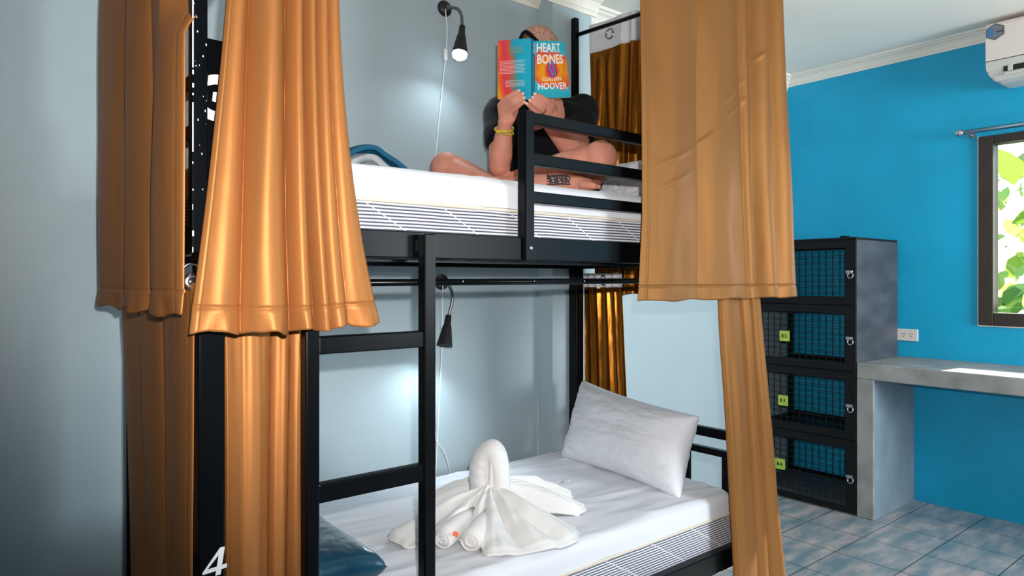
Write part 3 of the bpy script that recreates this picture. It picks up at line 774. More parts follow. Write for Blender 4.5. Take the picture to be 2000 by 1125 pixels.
tag(MB().tube(spline([wallpt(849, 834, .006), wallpt(853, 862, .006), wallpt(866, 880, .005), wallpt(875, 905, .005), wallpt(882, 940, .005)], 30), .002, 8).build('power_cord', M['white_plastic'], None, smooth=True),
    'short white cord loop curving down behind the lower mattress', 'cord', 'white cords on the grey wall')
tag(MB().tube(spline([wallpt(1052, 628, .002), wallpt(1053, 700, .002), wallpt(1051, 780, .002), wallpt(1051, 862, .002), wallpt(1050, 900, .002)], 20), .0012, 6).build('power_cord', M['white_plastic'], None, smooth=True),
    'thin white vertical cable stuck to the wall near the pillow', 'cord')

# ------------------------------------------------------------------ white pillow
def cushion(name, label, m, c, ex, ey, W_, H_, T_, seed, cat, wr=.006, p=2.6, nu=90, nv=60, skew=0.0):
    """ex, ey in-plane axes, thickness along ex x ey"""
    fr = frame(c, ex, ey); b = MB()
    def surf(sgn):
        def f(u, v):
            x = 2*u-1; y = 2*v-1
            e = (max(0, 1-abs(x)**p)*max(0, 1-abs(y)**p))**.5
            # pinched sides between pointed corners
            px = x*(1-.07*(1-y*y)); py = y*(1-.09*(1-x*x))
            n = noise.noise(Vector((px*2.0, py*3.0, seed+sgn*3)))*wr*2+noise.noise(Vector((px*4+py*5, py*7-px*3, seed+4)))*wr*.9
            r = noise.noise(Vector((px*3+py*9, py*2-px*5, seed+14))); n -= (1-min(1, abs(r)*7))*wr*.8
            z = sgn*(T_/2*e)+n*min(1, e*1.6)
            return fr @ Vector((px*W_/2, (py*H_/2)-(skew*H_*(x+1)/2 if py > 0 else 0)*abs(py), z))
        return f
    b.grid(surf(1), nu, nv); b.grid(surf(-1), nu, nv)
    bmesh.ops.remove_doubles(b.bm, verts=b.bm.verts, dist=.0004)
    return tag(b.build(name, m, None, smooth=True), label, cat)
pb0 = Vector((1.97, 1.51, .515)); pb1 = Vector((2.03, 2.12, .515))
ex = (pb1-pb0).normalized(); up_ = Vector((.36, -.03, 1)).normalized()
cushion('pillow', 'plump white pillow leaning on the headboard of the lower bunk', M['pillow'], (pb0+pb1)/2+up_*.148+Vector((.0, -.005, .0)), -ex, up_, .665, .345, .19, 3, 'pillow', wr=.0045, p=3.6, skew=.15)
cushion('pillow', 'white pillow lying behind the reader on the upper bunk', M['pillow'], (2.12, 1.74, 1.620), (0, -1, 0), (.2, 0, 1), .64, .23, .11, 8, 'pillow')
# teal satin cushion on the lower bunk foot
cushion('cushion', 'teal satin cushion on the foot of the lower bunk', M['teal'], (.628, 1.765, .556), (1, 0, -.02), (0, 1, 0.02), .42, .52, .10, 5, 'cushion', wr=.0022, p=9)

# ------------------------------------------------------------------ folded teal blanket on the upper bunk
bl = thing('folded_blanket', 'folded teal blanket with pale grey layer on the upper bunk', 'blanket', (1.12, 2.05, 1.515))
def shell(prof, y0, y1, th, name, m, seed):
    b = MB(); pts = spline([(x, 0, z) for x, z in prof], 50)
    def f(u, v):
        p = pts[min(int(round(u*50)), 50)]; y = lerp(y0, y1, v)
        w = noise.noise(Vector((p.x*9, y*8, seed)))*.006
        return Vector((p.x+.015*math.sin(v*5+seed), y, p.z+w*2-.04*abs(v-.35)**1.5))
    b.grid(f, 50, 20)
    return b.build(name, m, bl, smooth=True, solid=th)
ZB = 1.522
def prof_(k, h, drop):
    base = [(.86, .03), (.95, .085), (1.03, .135), (1.09, .150), (1.14, .125), (1.22, .09), (1.29, .045), (1.325, .012)]
    return [(lerp(1.06, x, k), ZB+.006+max(.004, z*1.12*h-drop)) for x, z in base]
shell(prof_(1.0, 1.0, 0), 2.07, 2.20, .016, 'blanket_layer', M['teal_cloth'], 1)
shell(prof_(.93, .82, .006), 2.07, 2.19, .022, 'blanket_layer', M['grey_cloth'], 2)
shell(prof_(.84, .58, .008), 2.07, 2.19, .024, 'blanket_layer', M['teal_cloth'], 3)
shell(prof_(.80, .34, .008), 2.07, 2.19, .022, 'blanket_layer', M['teal_cloth'], 4)

# ------------------------------------------------------------------ towel swan
ZS = .503
sw = thing('towel_swan', 'white towel folded into a swan on the lower bunk', 'towel', (1.30, 1.72, ZS), None)
SC = at(958, 985, 2.15); SC.z = ZS      # neck foot
def cam_dirs():
    return Vector((FY, -FX, 0)), Vector((FX, FY, 0))
RR, FF = cam_dirs()
def SP(r, f, z): return SC+RR*r+FF*f+Vector((0, 0, z))
# neck: folded thick band, rising, arching over and dropping on the right
nk = spline([SP(-.015, .02, .03), SP(-.022, .02, .10), SP(-.024, .015, .160), SP(-.014, .0, .205), SP(.004, -.015, .222), SP(.022, -.030, .203), SP(.032, -.035, .15), SP(.036, -.03, .09), SP(.036, -.02, .04)], 60)
b = MB()
rad = []
for i in range(61):
    t = i/60; rad.append((.036*(1-t)**.6+.024) * (1-.25*math.exp(-((t-.45)/.12)**2)) * (1+.03*math.sin(i*1.3)) if t < .5 else lerp(.036, .022, (t-.5)/.5))
b.tube(nk, rad, 26, flat=.80, up=RR)
o = b.build('swan_neck', M['towel'], sw, smooth=True, remesh=.005, smit=3)
# neck crease roll
b = MB(); b.tube(spline([SP(.004, -.03, .04), SP(.004, -.035, .11), SP(.006, -.042, .17), SP(.010, -.042, .215)], 24), [.010]*20+[.009, .008, .006, .004, .003], 12)
b.build('neck_fold', M['towel'], sw, smooth=True)
def fan(a0, a1, Rf, H0, nf, name, seed, lift=0.0, base=(0, 0), end_h=.012, cy=1.0, s0=.06):
    """draped fan from angle a0 to a1 (camera frame: 0 = right, -90deg = towards viewer)"""
    b = MB(); nu_, nv_ = 150, 46
    def f(u, v):
        a = lerp(a0, a1, u); R = Rf(u)
        s = s0+(1-s0)*v
        rdg = abs(math.sin(math.pi*nf*u+.6*math.sin(v*2+seed)))**.8
        amp = .010+.028*math.sin(math.pi*min(1, s*.95))**1.0
        rdg *= .55+.45*math.sin(u*7.3+seed)**2; h = H0*(1-s)**1.55+end_h+amp*rdg+.010*abs(noise.noise(Vector((u*16, v*1.5, seed+3))))+.005*noise.noise(Vector((u*9, v*7, seed)))+lift*s*(1-s)
        if v > .96: h *= .55
        edge = min(1, min(u, 1-u)/.05); h = h*(.25+.75*edge)
        r = base[0]+R*s*math.cos(a); ff = base[1]+R*s*math.sin(a)*cy
        return SP(r, ff, max(h, .003))
    b.grid(f, nu_, nv_)
    return b.build(name, M['towel'], sw, smooth=True, solid=.007)
D = math.radians
def Rfront(u):
    # left tip, middle, right tip
    pts = [(0, .285), (.08, .32), (.15, .30), (.22, .27), (.27, .175), (.42, .175), (.50, .245), (.62, .25), (.76, .275), (.86, .30), (.93, .285), (1.0, .25)]
    for (a, b_), (c, d) in zip(pts, pts[1:]):
        if u <= c: t = (u-a)/(c-a); t = t*t*(3-2*t); return lerp(b_, d, t)
    return .25
fan(D(194), D(348), Rfront, .10, 6.5, 'swan_front_wing', 2, lift=.02, base=(0, -.02), cy=1.15)
fan(D(-4), D(32), lambda u: .275+.03*math.sin(u*9), .085, 3.0, 'swan_rear_wing', 5, lift=.08, base=(.0, .045), cy=1.0)
fan(D(140), D(176), lambda u: .22+.02*math.sin(u*9), .075, 3.0, 'swan_rear_wing', 7, lift=.06, base=(0, .05), cy=1.0)
# body lump under the folds
b = MB(); b.ellipsoid(SP(0, .0, .035), (.075, .075, .055)); b.capsule(SP(-.02, -.02, .06), .045, SP(.03, -.05, .05), .04)
b.build('swan_body', M['towel'], sw, smooth=True, remesh=.006, smit=4)
# two rolled towel ends towards the viewer
for k, (x0, x1) in enumerate(((-.050, -.125), (.0, -.045))):
    A = SP(x0, -.10, .052); B = SP(x1, -.235-.02*k, .031)
    b = MB(); b.tube([A, A.lerp(B, .4), A.lerp(B, .8), B], [.026, .030, .031, .030], 22)
    sp_ = []
    ax = (B-A).normalized(); sd = ax.cross(Vector((0, 0, 1))).normalized(); u2 = sd.cross(ax)
    for i in range(60):
        a_ = i/59*4*math.pi; r_ = .003+.026*i/59; sp_.append(B+ax*.001+sd*r_*math.cos(a_)+u2*r_*math.sin(a_))
    b.tube(sp_, .0032, 8)
    b.build('towel_roll', M['towel'], sw, smooth=True)
tg = SP(-.088, -.252, .050)
MB().box(-.008, .008, -.001, .001, -.006, .006, 0, mx=Matrix.Translation(tg) @ Matrix.Rotation(.5, 4, 'Y') @ Matrix.Rotation(-.65, 4, 'Z') @ Matrix.Rotation(-.5, 4, 'X')).build('care_tag', M['orange_tag'], sw)

# ------------------------------------------------------------------ the reader
person = thing('person', 'person in black t-shirt sitting cross-legged on the upper bunk, holding up an open book', 'person', (1.72, 1.95, 1.515))
def J(px, py, d): return at(px, py, d)
hipC = Vector((1.83, 2.00, 1.60)); 
sL = J(978, 222, 2.66); sR = J(1138, 216, 2.76)          # shoulders: picture-left, picture-right
eL = J(976, 325, 2.50); wL = J(986, 246, 2.425)
eR = J(1126, 302, 2.50); wR = J(1076, 246, 2.415)
neck = J(1058, 178, 2.72); head = J(1052, 118, 2.66)
kL = J(872, 329, 2.54); aL = J(1088, 356, 2.34); tL = J(1172, 366, 2.28)
kR = J(1172, 308, 2.32); aR = J(1010, 350, 2.50); 
hL = J(1035, 330, 2.76); hL.z = 1.585; hR = J(1105, 330, 2.78); hR.z = 1.60
hand_specs = [
  # viewer-left hand (wraps the lower left of the book)
  dict(w=wL, palm=[J(977, 206, 2.385), J(984, 213, 2.383), J(991, 219, 2.385), J(998, 225, 2.39)],
       fingers=[[J(979, 202, 2.378), J(993, 189, 2.352), J(1005, 181, 2.350), J(1013, 178, 2.352)],
                [J(984, 208, 2.374), J(1000, 195, 2.346), J(1013, 187, 2.345), J(1021, 184, 2.347)],
                [J(990, 215, 2.376), J(1005, 203, 2.348), J(1016, 195, 2.346), J(1023, 192, 2.347)],
                [J(997, 221, 2.382), J(1009, 211, 2.358), J(1017, 204, 2.353), J(1023, 200, 2.353)]],
       thumb=[J(1000, 232, 2.40), J(1008, 214, 2.43), J(1012, 192, 2.445)]),
  dict(w=wR, palm=[J(1079, 209, 2.385), J(1075, 216, 2.38), J(1069, 224, 2.38), J(1062, 230, 2.385)],
       fingers=[[J(1080, 207, 2.375), J(1068, 196, 2.345), J(1055, 188, 2.336), J(1045, 184, 2.336)],
                [J(1076, 214, 2.370), J(1061, 203, 2.340), J(1049, 195, 2.334), J(1041, 191, 2.334)],
                [J(1070, 222, 2.372), J(1054, 212, 2.345), J(1043, 203, 2.338), J(1035, 197, 2.338)],
                [J(1062, 229, 2.380), J(1048, 220, 2.360), J(1037, 210, 2.352), J(1029, 203, 2.352)]],
       thumb=[J(1083, 222, 2.40), J(1083, 206, 2.43), J(1076, 190, 2.445)])]
b = MB()
# torso core
b.ellipsoid(hipC+Vector((0, 0, .0)), (.13, .15, .09)); b.capsule(hipC, .12, neck.lerp(hipC, .35)+Vector((0, 0, .0)), .12)
b.capsule(neck.lerp(hipC, .30), .115, (sL+sR)/2, .07); b.capsule(sL, .052, sR, .052)
b.capsule((sL+sR)/2, .055, head-Vector((0, 0, .05)), .05)
# head with face
hf = (-FF*.9-RR*.45).normalized()    # facing the viewer, tilted down
hd = (hf+Vector((0, 0, -.30))).normalized(); hside = Vector((0, 0, 1)).cross(-hf).normalized(); hup = hside.cross(hd)*-1
if hup.z < 0: hup = -hup
def HP(x, y, z): return head+hside*x+hd*y+hup*z
rot = Matrix((hside, hd, hup)).transposed()
b.ellipsoid(HP(0, -.01, .02), (.073, .090, .092), rot); b.ellipsoid(HP(0, .018, -.045), (.055, .062, .062), rot)
b.capsule(HP(0, .082, .005), .008, HP(0, .098, -.028), .013)
for s in (-1, 1):
    b.ellipsoid(HP(s*.072, -.008, -.012), (.009, .018, .030), rot)
    b.ellipsoid(HP(s*.030, .074, .012), (.016, .010, .010), rot); b.ellipsoid(HP(s*.032, .070, .030), (.022, .012, .007), rot)
b.ellipsoid(HP(0, .078, -.058), (.024, .010, .006), rot); b.ellipsoid(HP(0, .076, -.068), (.022, .010, .006), rot)
# arms
b.capsule(sL, .048, eL, .040); b.capsule(sR, .048, eR, .040)
for e, w in ((eL, wL), (eR, wR)):
    m_ = e.lerp(w, .3); b.capsule(e, .038, m_, .041); b.capsule(m_, .041, w, .026)
for h in hand_specs:
    w = h['w']; pc = sum(h['palm'], Vector())/4
    b.capsule(w, .026, w.lerp(pc, .3), .025)
    for p in h['palm']: b.capsule(w.lerp(p, .25), .0165, p, .0115)
    for i, fg in enumerate(h['fingers']):
        rs = [.0100, .0092, .0083, .0070] if i < 3 else [.0086, .0078, .0072, .0062]
        for k in range(3): b.capsule(fg[k], rs[k], fg[k+1], rs[k+1], 12)
    th = h['thumb']; b.capsule(w.lerp(th[0], .5), .017, th[0], .014); b.capsule(th[0], .013, th[1], .0105); b.capsule(th[1], .0105, th[2], .009)
# legs
b.capsule(hL, .075, kL.lerp(hL, .5)-Vector((0, 0, .035)), .062); b.capsule(kL.lerp(hL, .5)-Vector((0, 0, .035)), .062, kL.lerp(hL, .1), .058); b.ellipsoid(kL, (.060, .060, .060))
cm = kL.lerp(aL, .42); cm.z = 1.567; b.capsule(kL, .052, cm, .050); b.capsule(cm, .050, aL, .031)
b.capsule(hR, .088, kR.lerp(hR, .12), .064); b.ellipsoid(kR, (.058, .058, .058))
cm = kR.lerp(aR, .35); b.capsule(kR, .052, cm, .054); b.capsule(cm, .054, aR, .034)
# feet
b.capsule(aL, .031, aL.lerp(tL, .55), .030); b.capsule(aL+Vector((0, 0, -.006)), .03, tL.lerp(aL, .3), .026)
ft = (tL-aL).normalized(); fs = ft.cross(Vector((0, 0, 1)))
for k in range(5):
    q = tL+fs*(.030-.014*k)*1.0+ft*(-.012*abs(k-1)); b.capsule(tL.lerp(aL, .35)+fs*(.022-.011*k), .016, q, .0085 if k else .011, 12)
b.capsule(aR, .032, aR+RR*-.09+FF*.02+Vector((0, 0, -.02)), .026)
body = b.build('body', M['skin'], person, smooth=True, remesh=.0042, smit=3)
apply_mods(body)
# fingernails are tiny: pale plates on the visible tips
nl = MB()
for h in hand_specs:
    for fg in h['fingers']:
        tip = fg[3]; dirv = (fg[3]-fg[2]).normalized(); outv = -FF; sdv = dirv.cross(outv).normalized()
        c = tip+outv*.0062+dirv*.001; mxn = frame(c, sdv, dirv)
        nl.ellipsoid(c, (.0045, .0055, .0012), mxn.to_3x3(), 12, 8)
nl.build('fingernails', mat('fingernail', (236, 196, 182), .35), person, smooth=True)
# shirt
b = MB()
mid = neck.lerp(hipC, .55)
def flatcap(p0, r0, p1, r1, w0, w1):
    # wide torso: several parallel capsules
    for s in (-1, -.5, 0, .5, 1):
        b.capsule(p0+RR*s*w0, r0, p1+RR*s*w1, r1)
top = (sL+sR)/2
flatcap(hipC+Vector((0, 0, -.02)), .125, top.lerp(hipC, .55), .12, .05, .055); flatcap(top.lerp(hipC, .55), .12, top+Vector((0, 0, -.045)), .088, .055, .088)
b.capsule(sL+Vector((0, 0, -.01)), .064, sR+Vector((0, 0, -.01)), .064)
b.capsule(sL, .066, sL.lerp(eL, .52)+Vector((0, 0, 0)), .060); b.capsule(sR, .066, sR.lerp(eR, .60), .062)
b.capsule(top, .066, neck, .060)
b.capsule(mid-FF*.02, .11, hipC-FF*.10+Vector((0, 0, .02)), .10)
sh = b.build('t_shirt', M['shirt'], person, smooth=True, remesh=.008, smit=6)
apply_mods(sh)
for v in sh.data.vertices:
    w = sh.data.vertices[v.index].co
    n = noise.noise(Vector((w.x*10, w.y*10, w.z*18)))*.006+noise.noise(Vector((w.x*24+w.z*10, w.y*24, w.z*30)))*.0025
    v.co += v.normal*n
# shorts
b = MB(); b.capsule(hL, .078, hL.lerp(kL, .25)-Vector((0, 0, .02)), .074); b.capsule(hR+Vector((0, 0, .01)), .095, hR.lerp(kR, .50), .086); b.ellipsoid(hipC, (.16, .17, .085))
sh = b.build('shorts', M['shorts'], person, smooth=True, remesh=.009, smit=4)
# cap worn backwards
b = MB()
def capf(u, v):
    a = 2*math.pi*u; t = v*math.pi*.47
    x = .081*math.sin(t)*math.cos(a); y = .100*math.sin(t)*math.sin(a)-.008; z = .102*math.cos(t)
    # arched opening at the front of the worn-backwards cap
    fr_ = math.exp(-((a-math.pi/2)/.50)**2)
    if v > .5: z += ((v-.5)/.5)**1.5*fr_*.066
    return HP(x, y, z+.026)
b.grid(capf, 60, 20, closed_u=True)
bmesh.ops.remove_doubles(b.bm, verts=b.bm.verts, dist=.0005)
cap_o = b.build('cap', M['knit'], person, smooth=True, solid=.004)
b = MB()
arc = []
for k in range(25):
    a = math.pi/2-1.0+2.0*k/24; t = math.pi*.47; fr_ = math.exp(-((a-math.pi/2)/.50)**2)
    arc.append(HP(.083*math.sin(t)*math.cos(a), .103*math.sin(t)*math.sin(a)-.008, .102*math.cos(t)+fr_*.066+.027))
b.tube(arc, .0065, 8, flat=1.3); b.build('cap_trim', M['shirt'], cap_o, smooth=True)
b = MB()
for k in range(9):
    pass
# brim pointing backwards
def brim(u, v):
    a = -math.pi/2-.75+1.5*u; r = 1+.30*v
    return HP(.081*r*math.cos(a), .100*r*math.sin(a)-.008, .030-.03*v)
b.grid(brim, 20, 6); b.build('cap_brim', M['knit'], cap_o, smooth=True, solid=.004)
# bracelet and ring
def band(c, ax, r, tube_r, name, m, parent, wob=0):
    ax = Vector(ax).normalized(); a = ax.cross(Vector((0, 0, 1)));
    if a.length < .1: a = ax.cross(Vector((1, 0, 0)))
    a.normalize(); b_ = ax.cross(a); q = MB(); pts = []
    for k in range(37):
        t = 2*math.pi*k/36; pts.append(Vector(c)+a*r*math.cos(t)+b_*r*math.sin(t)+ax*wob*math.sin(3*t))
    q.tube(pts, tube_r, 8, cap=False); return q.build(name, m, parent, smooth=True)
axL = (eL-wL).normalized()
band(wL+axL*.010, axL+RR*.15, .0315, .0030, 'bracelet', M['bracelet'], person, .001)
band(wL+axL*.019, axL-RR*.10, .0330, .0032, 'bracelet', M['bracelet'], person, .001)
fg = hand_specs[1]['fingers'][2]
band(fg[0].lerp(fg[1], .55), fg[1]-fg[0], .0106, .0016, 'finger_ring', M['gold'], person)
# tattoo patches wrapped on the shin: swept lines hugging the leg
def bodyset():
    from mathutils.bvhtree import BVHTree
    me = body.data; off = wloc(body)
    return BVHTree.FromPolygons([v.co+off for v in me.vertices], [p.vertices for p in me.polygons])
bvh = bodyset()
def project(px, py):
    o = Vector((0, 0, CAMZ)); d = (at(px, py, 1)-o).normalized(); h = bvh.ray_cast(o, d)
    return h
tt = MB()
rnd = random.Random(11)
lines = []
for k in range(16):
    x = 1068+k*2.7; lines.append([(x+rnd.uniform(-2, 2), 342), (x+rnd.uniform(-4, 4)+2, 348), (x+rnd.uniform(-4, 4)+3, 355), (x+5, 361)])
for y in (344, 349, 354, 359): lines.append([(1068, y), (1080, y+2), (1096, y-1), (1110, y+2)])
for L_ in lines:
    pts = []
    for p in spline([(a, b_, 0) for a, b_ in L_], 10):
        h = project(p.x, p.y)
        if h[0] is not None and h[1] is not None and h[3] < 2.62: pts.append(h[0]+h[1]*.0006)
    if len(pts) > 2: tt.tube(pts, .0020, 6)
if len(tt.bm.verts): tt.build('tattoo', M['ink_tattoo'], person)

# ------------------------------------------------------------------ the book
bk = thing('paperback_book', 'open paperback in orange, red and turquoise held up in front of the face', 'book', J(1042, 193, 2.37))
tl = J(972, 80, 2.425); blc = J(972, 194, 2.425); tm = J(1037, 75, 2.362); bm_ = J(1037, 194, 2.362)
sm = J(1045, 80, 2.358); smb = J(1045, 193, 2.358); trc = J(1102, 81, 2.415); brc = J(1115, 190, 2.405)
def board(a, b_, c, d, name, m, off=0.0):
    """a top-left b top-right c bottom-right d bottom-left, uv mapped"""
    bb = MB(); bm2 = bb.bm; n = ((b_-a).cross(d-a)).normalized()
    if n.dot(FF) < 0: n = -n
    nx, ny = 14, 10; V = {}
    for s in (0, 1):
        for i in range(nx+1):
            for j in range(ny+1):
                u, v = i/nx, j/ny
                p = lerp(lerp(a, b_, u), lerp(d, c, u), v)-n*(.004*math.sin(math.pi*u))+n*(.0008*s+off)
                V[s, i, j] = bm2.verts.new(p)
    uvl = bm2.loops.layers.uv.new('UVMap')
    def q(keys):
        f_ = bm2.faces.new([V[k] for k in keys])
        for lp, k in zip(f_.loops, keys): lp[uvl].uv = (k[1]/nx, 1-k[2]/ny)
    for s in (0, 1):
        for i in range(nx):
            for j in range(ny): q([(s, i, j), (s, i+1, j), (s, i+1, j+1), (s, i, j+1)])
    for i in range(nx): q([(0, i, 0), (0, i+1, 0), (1, i+1, 0), (1, i, 0)]); q([(0, i, ny), (0, i+1, ny), (1, i+1, ny), (1, i, ny)])
    for j in range(ny): q([(0, 0, j), (0, 0, j+1), (1, 0, j+1), (1, 0, j)]); q([(0, nx, j), (0, nx, j+1), (1, nx, j+1), (1, nx, j)])
    return bb.build(name, m, bk, smooth=False), n
bc, nb = board(tl, tm, bm_, blc, 'back_cover', M['cover_back'])
fc, nf = board(sm, trc, brc, smb, 'front_cover', M['cover_front'])
spn, ns = board(tm, sm, smb, bm_, 'spine', M['spine'])
# page blocks behind the covers
for (a, b_, c, d, n) in ((tl, tm, bm_, blc, nb), (sm, trc, brc, smb, nf)):
    pbk = MB(); sh_ = .006
    q = [a+(b_-a)*.015+(d-a)*sh_, b_+(d-a)*sh_, c-(d-a)*sh_, d+(b_-a)*.015-(d-a)*sh_]
    pbk.poly([p+n*.0022 for p in q], n*.011); pbk.build('page_block', M['pages'], bk)
def covframe(a, b_, d, n, u, v, lift=.0052):
    """frame on a cover: u right 0..1, v down 0..1"""
    return frame(a+(b_-a)*u+(d-a)*v-n*(lift), (b_-a), (a-d))
wp = M['print_white']
def cover_text(body_, a, b_, c, d, n, parent, u0, u1, v0, v1, m=wp, bold=.02, name='title_lettering'):
    """lettering fitted to the cover rectangle u0..u1, v0..v1 (v down) and laid on its curved surface"""
    cu = bpy.data.curves.new('t', 'FONT'); cu.body = body_; cu.size = 1; cu.offset = bold; cu.resolution_u = 2; cu.extrude = .01
    o = bpy.data.objects.new('t', cu); C.objects.link(o); bpy.context.view_layer.update()
    me = bpy.data.meshes.new_from_object(o.evaluated_get(bpy.context.evaluated_depsgraph_get())); bpy.data.objects.remove(o); bpy.data.curves.remove(cu)
    xs = [v.co.x for v in me.vertices]; ys = [v.co.y for v in me.vertices]; x0, x1, y0, y1 = min(xs), max(xs), min(ys), max(ys); off = wloc(parent)
    for v in me.vertices:
        u = lerp(u0, u1, (v.co.x-x0)/(x1-x0)); w = lerp(v1, v0, (v.co.y-y0)/(y1-y0)); top = v.co.z > 0
        v.co = lerp(lerp(a, b_, u), lerp(d, c, u), w)-n*(.004*math.sin(math.pi*min(max(u, 0), 1))+(.0010 if top else .0002))-off
    me.materials.clear(); me.materials.append(m); me.name = name
    r = bpy.data.objects.new(name, me); C.objects.link(r); r.parent = parent; return r
FC = (sm, trc, brc, smb, nf, fc)
cover_text('HEART', *FC, .05, .83, .04, .20); cover_text('BONES', *FC, .06, .88, .235, .405)
cover_text('COLLEEN', *FC, .20, .76, .64, .70, bold=.005); cover_text('HOOVER', *FC, .08, .92, .735, .850)
def dashes(a, b_, d, n, parent, rows, m, seed, th=.0011):
    rnd = random.Random(seed); q = MB(); ex_ = (b_-a); ey_ = (a-d)
    Lx = ex_.length; Ly = ey_.length
    for v, u0, u1 in rows:
        u = u0
        while u < u1:
            w = min(rnd.uniform(.03, .09), u1-u); fr = covframe(a, b_, d, n, u, v, .0050)
            q.box(0, w*Lx, -th/2, th/2, -.0001, .0002, mx=fr); u += w+.014
    tag(q.build('small_print', m, parent), kind='stuff')
rows = [(.36+.0235*k, .10, .82 if k % 3 else .86) for k in range(10)]+[(.70+.0235*k, .26, .84) for k in range(5)]
dashes(tl, tm, blc, nb, bc, rows, wp, 2)
dashes(tl, tm, blc, nb, bc, [(.13+.025*k, .38, .78) for k in range(5)], M['print_gold'], 3)
dashes(sm, sm+(trc+brc-sm-smb)/2, smb, nf, fc, [(.845, .30, .92), (.870, .42, .72)], wp, 4, .0022)
text('HEART BONES', .0062, frame(tm.lerp(sm, .78)-ns*.006+(bm_-tm)*.05, (bm_-tm), (sm-tm)), wp, spn, 'title_lettering', sx=.9)

# ------------------------------------------------------------------ locker
LX0, LX1, LYa, LYb, LH = 3.726, XW-.012, 1.679, 2.335, 1.467
lk = thing('locker_cabinet', 'tall black wooden locker with wire mesh doors beside the concrete desk', 'locker', ((LX0+LX1)/2, (LYa+LYb)/2, 0))
P_ = lambda mb, n, m=M['wood_black'], par=lk: mb.build(n, m, par)
P_(MB().box(LX0+.012, LX1, LYa, LYa+.018, .0, LH, .002), 'side_panel', M['wood_side'])
P_(MB().box(LX0+.0, LX1, LYa, LYb, LH, LH+.012, .002), 'top_panel')
zs = [LH, 1.115, .76, .395, .03]
for k, z in enumerate(zs[1:]):
    P_(MB().box(LX0+.02, LX1, LYa+.018, LYb, z-.018, z, .002), 'shelf', M['wood_black'] if k < 3 else M['board_floor'])
for y in (LYb-.03,):
    P_(MB().box(LX1-.034, LX1, y, y+.03, 0, LH, .002), 'rear_post')
P_(MB().box(LX0+.014, LX0+.04, LYb-.03, LYb, 0, LH, .002), 'corner_post')
P_(MB().box(LX1-.02, LX1, LYa+.018, LYb-.03, LH-.03, LH, .002), 'back_rail')
for z in zs[1:]: P_(MB().box(LX1-.02, LX1, LYa+.018, LYb-.03, z, z+.02, .001), 'back_rail')
names = ['B 1', 'B 2', 'B 3', 'B 4']
tagp = [None, (1532, 656), (1529, 782), (1523, 906)]
for k in range(4):
    z1, z0 = zs[k]-.002, zs[k+1]+(.002 if k < 3 else -.022)
    y0, y1 = LYa+.001, LYb-.001; s = .040
    bot = .045 if k < 3 else .03
    d = MB(); d.box(LX0, LX0+.012, y0, y0+s+.018, z0, z1, .002); d.box(LX0, LX0+.012, y1-s, y1, z0, z1, .002)
    d.box(LX0, LX0+.012, y0+s+.018, y1-s, z1-.042, z1, .002); d.box(LX0, LX0+.012, y0+s+.018, y1-s, z0, z0+bot, .002)
    door = d.build('locker_door', M['wood_black'], lk)
    w = MB(); Y0, Y1, Z0, Z1 = y0+s+.01, y1-s+.01, z0+bot-.01, z1-.034
    n = 15
    for i in range(1, n):
        y = lerp(Y0, Y1, i/n); w.box(LX0+.012, LX0+.0145, y-.0014, y+.0014, Z0, Z1)
    n = int(round((Z1-Z0)/.037))
    for i in range(1, n+1):
        z = lerp(Z0, Z1, i/(n+.5)); w.box(LX0+.0145, LX0+.017, Y0, Y1, z-.0014, z+.0014)
    w.build('wire_mesh', M['wire'], door)
    # hasp and padlock ring on the near stile
    hy = y0+.026; hz = (z0+z1)/2-.01
    q = MB(); pts = [(LX0-.006+.003*math.sin(a), hy+.014*math.cos(a), hz-.006+.016*math.sin(a)) for a in [i/20*2*math.pi for i in range(21)]]
    q.tube(pts, .0026, 8, cap=False); q.box(LX0-.004, LX0, hy-.010, hy+.026, hz+.004, hz+.02, .001); q.build('hasp', M['chrome'], door)
    if tagp[k]:
        ty = {1: 2.060, 2: 2.067, 3: 2.085}[k]; 
        kk = (tagp[k][0]-1000)/FPX; dd = (LX0-.003)/(FY*kk+FX); pt = at(tagp[k][0], tagp[k][1], dd)
        ty, tz = pt.y, pt.z
        g = MB().box(LX0-.003, LX0, ty-.029, ty+.029, tz-.030, tz+.030, .004).build('number_tag', M['green_tag'], door)
        text(names[k], .027, frame((LX0-.0034, ty+.018, tz-.009), (0, -1, 0), (0, 0, 1)), M['ink'], g, 'tag_lettering', bold=.0008, sx=.9)
    else:
        ty, tz = 2.05, 1.26
        g = MB().box(LX0-.003, LX0, ty-.029, ty+.029, tz-.030, tz+.030, .004).build('number_tag', M['green_tag'], door)
        text(names[k], .027, frame((LX0-.0034, ty+.018, tz-.009), (0, -1, 0), (0, 0, 1)), M['ink'], g, 'tag_lettering', bold=.0008, sx=.9)
P_(MB().box(LX0+.05, LX0+.09, 1.75, 1.79, LH+.012, LH+.024, .002), 'hinge_block')

# ------------------------------------------------------------------ concrete desk
dk = thing('concrete_desk', 'grey concrete desk built under the window beside the locker', 'desk', (XW-.27, .3, 0))
MB().box(LX0, XW-.002, -1.3, LYa-.003, .728, .812, .006, seg=2).build('desk_top', M['concrete'], dk)
MB().box(LX0+.001, LX0+.02, LYa-.088, LYa-.003, 0, .728, .003).build('desk_leg', M['concrete'], dk)
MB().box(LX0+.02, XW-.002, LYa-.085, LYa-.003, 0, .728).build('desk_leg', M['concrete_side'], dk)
MB().box(LX0+.001, XW-.002, -1.3, -1.215, 0, .728, .003).build('desk_leg', M['concrete'], dk)

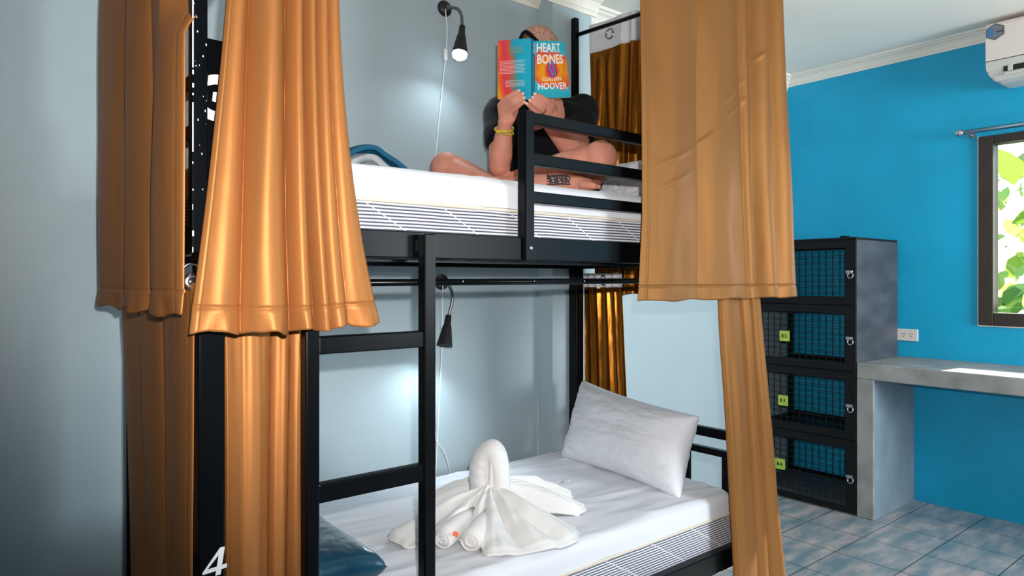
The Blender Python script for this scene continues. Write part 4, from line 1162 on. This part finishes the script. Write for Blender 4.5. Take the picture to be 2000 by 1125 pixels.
# wall socket
so = thing('wall_socket', 'white double power socket on the turquoise wall above the desk', 'socket', (XW, 1.629, .936))
MB().box(XW-.008, XW-.0005, 1.573, 1.687, .902, .970, .003).build('socket_plate', M['outlet'], so)
q = MB()
for yy in (1.650, 1.608):
    for dy, dz in ((.006, .006), (-.006, .006), (0, -.008)): q.box(XW-.0086, XW-.0075, yy+dy-.0018, yy+dy+.0018, .936+dz-.003, .936+dz+.003)
q.build('socket_holes', M['ink'], so)

# ------------------------------------------------------------------ air conditioner
AX = XW-.20
ac = thing('air_conditioner', 'white wall air conditioner above the window rod', 'air conditioner', (XW-.1, .8, 2.22))
AY1, AY0 = 1.188, .35
prof = [(XW-.002, 2.545), (AX+.03, 2.545), (AX+.008, 2.538), (AX, 2.52), (AX, 2.40), (AX+.001, 2.352)]
def extr(prof, y0, y1, name, m):
    return MB().poly([(x, y0, z) for x, z in prof], (0, y1-y0, 0)).build(name, m, ac)
extr(prof+[(XW-.002, 2.352)], AY0, AY1, 'front_cover', M['ac'])
low = [(XW-.002, 2.348), (AX+.002, 2.348), (AX+.003, 2.30), (AX+.012, 2.272), (AX+.03, 2.252), (AX+.07, 2.242), (XW-.002, 2.240)]
# lower body with a rounded left corner
q = MB(); n = 8; R = .06
for i in range(1):
    pass
secs = [(AY0, 0.0)]+[(AY1-R+R*math.sin(a), R*(1-math.cos(a))) for a in [k/n*math.pi/2 for k in range(n+1)]]
rings = []
for y, lift in secs:
    ring = []
    for x, z in low:
        zz = z if z > 2.34 else max(z, 2.240+lift*1.5) if z < 2.31 else max(z, 2.240+lift*1.5)
        ring.append(q.bm.verts.new((x, y, min(zz, 2.348))))
    rings.append(ring)
for r in range(len(rings)-1):
    for i in range(len(low)): q.bm.faces.new((rings[r][i], rings[r][(i+1) % len(low)], rings[r+1][(i+1) % len(low)], rings[r+1][i]))
q.bm.faces.new(rings[0]); q.bm.faces.new(rings[-1][::-1])
q.build('lower_housing', M['ac_low'], ac)
MB().box(AX+.004, AX+.05, AY0+.01, AY1-.002, 2.3475, 2.3525).build('seam', M['ink'], ac)
MB().box(AX+.0005, AX+.04, AY0+.03, AY1-.075, 2.286, 2.312, .003).build('air_outlet', M['black_matte'], ac)
for i in range(6): MB().box(AX-.0035, AX+.002, AY1-.115-.12*i, AY1-.095-.12*i, 2.284, 2.312, .001).build('outlet_vane', M['ac_low'], ac)
MB().box(AX-.004, AX+.006, AY0+.03, AY1-.080, 2.266, 2.280, .002).build('outlet_flap', M['ac_low'], ac)
# hexagonal sticker
hx = at(1944, 62, AX/(FY*(944/FPX)+FX)); cy_, cz_ = hx.y, hx.z
pts = [(AX-.0004, cy_+.048*math.cos(a)*.9, cz_+.040*math.sin(a)) for a in [math.pi/6+k*math.pi/3 for k in range(6)]]
st = MB().poly(pts, (-.0015, 0, 0)).build('sticker', M['logo_grey'], ac)
q = MB().tube([Vector(p)+Vector((-.002, 0, 0)) for p in pts+[pts[0]]], .0013, 6, cap=False).build('sticker_border', M['ink'], st)
text('S', .050, frame((AX-.0022, cy_+.032, cz_-.016), (0, -1, 0), (0, 0, 1)), M['logo_blue'], st, 'sticker_emblem', bold=.002, sx=1.1)
MB().box(AX-.0026, AX-.0018, cy_-.034, cy_-.006, cz_-.006, cz_-.0005).build('sticker_line', M['ink'], st)
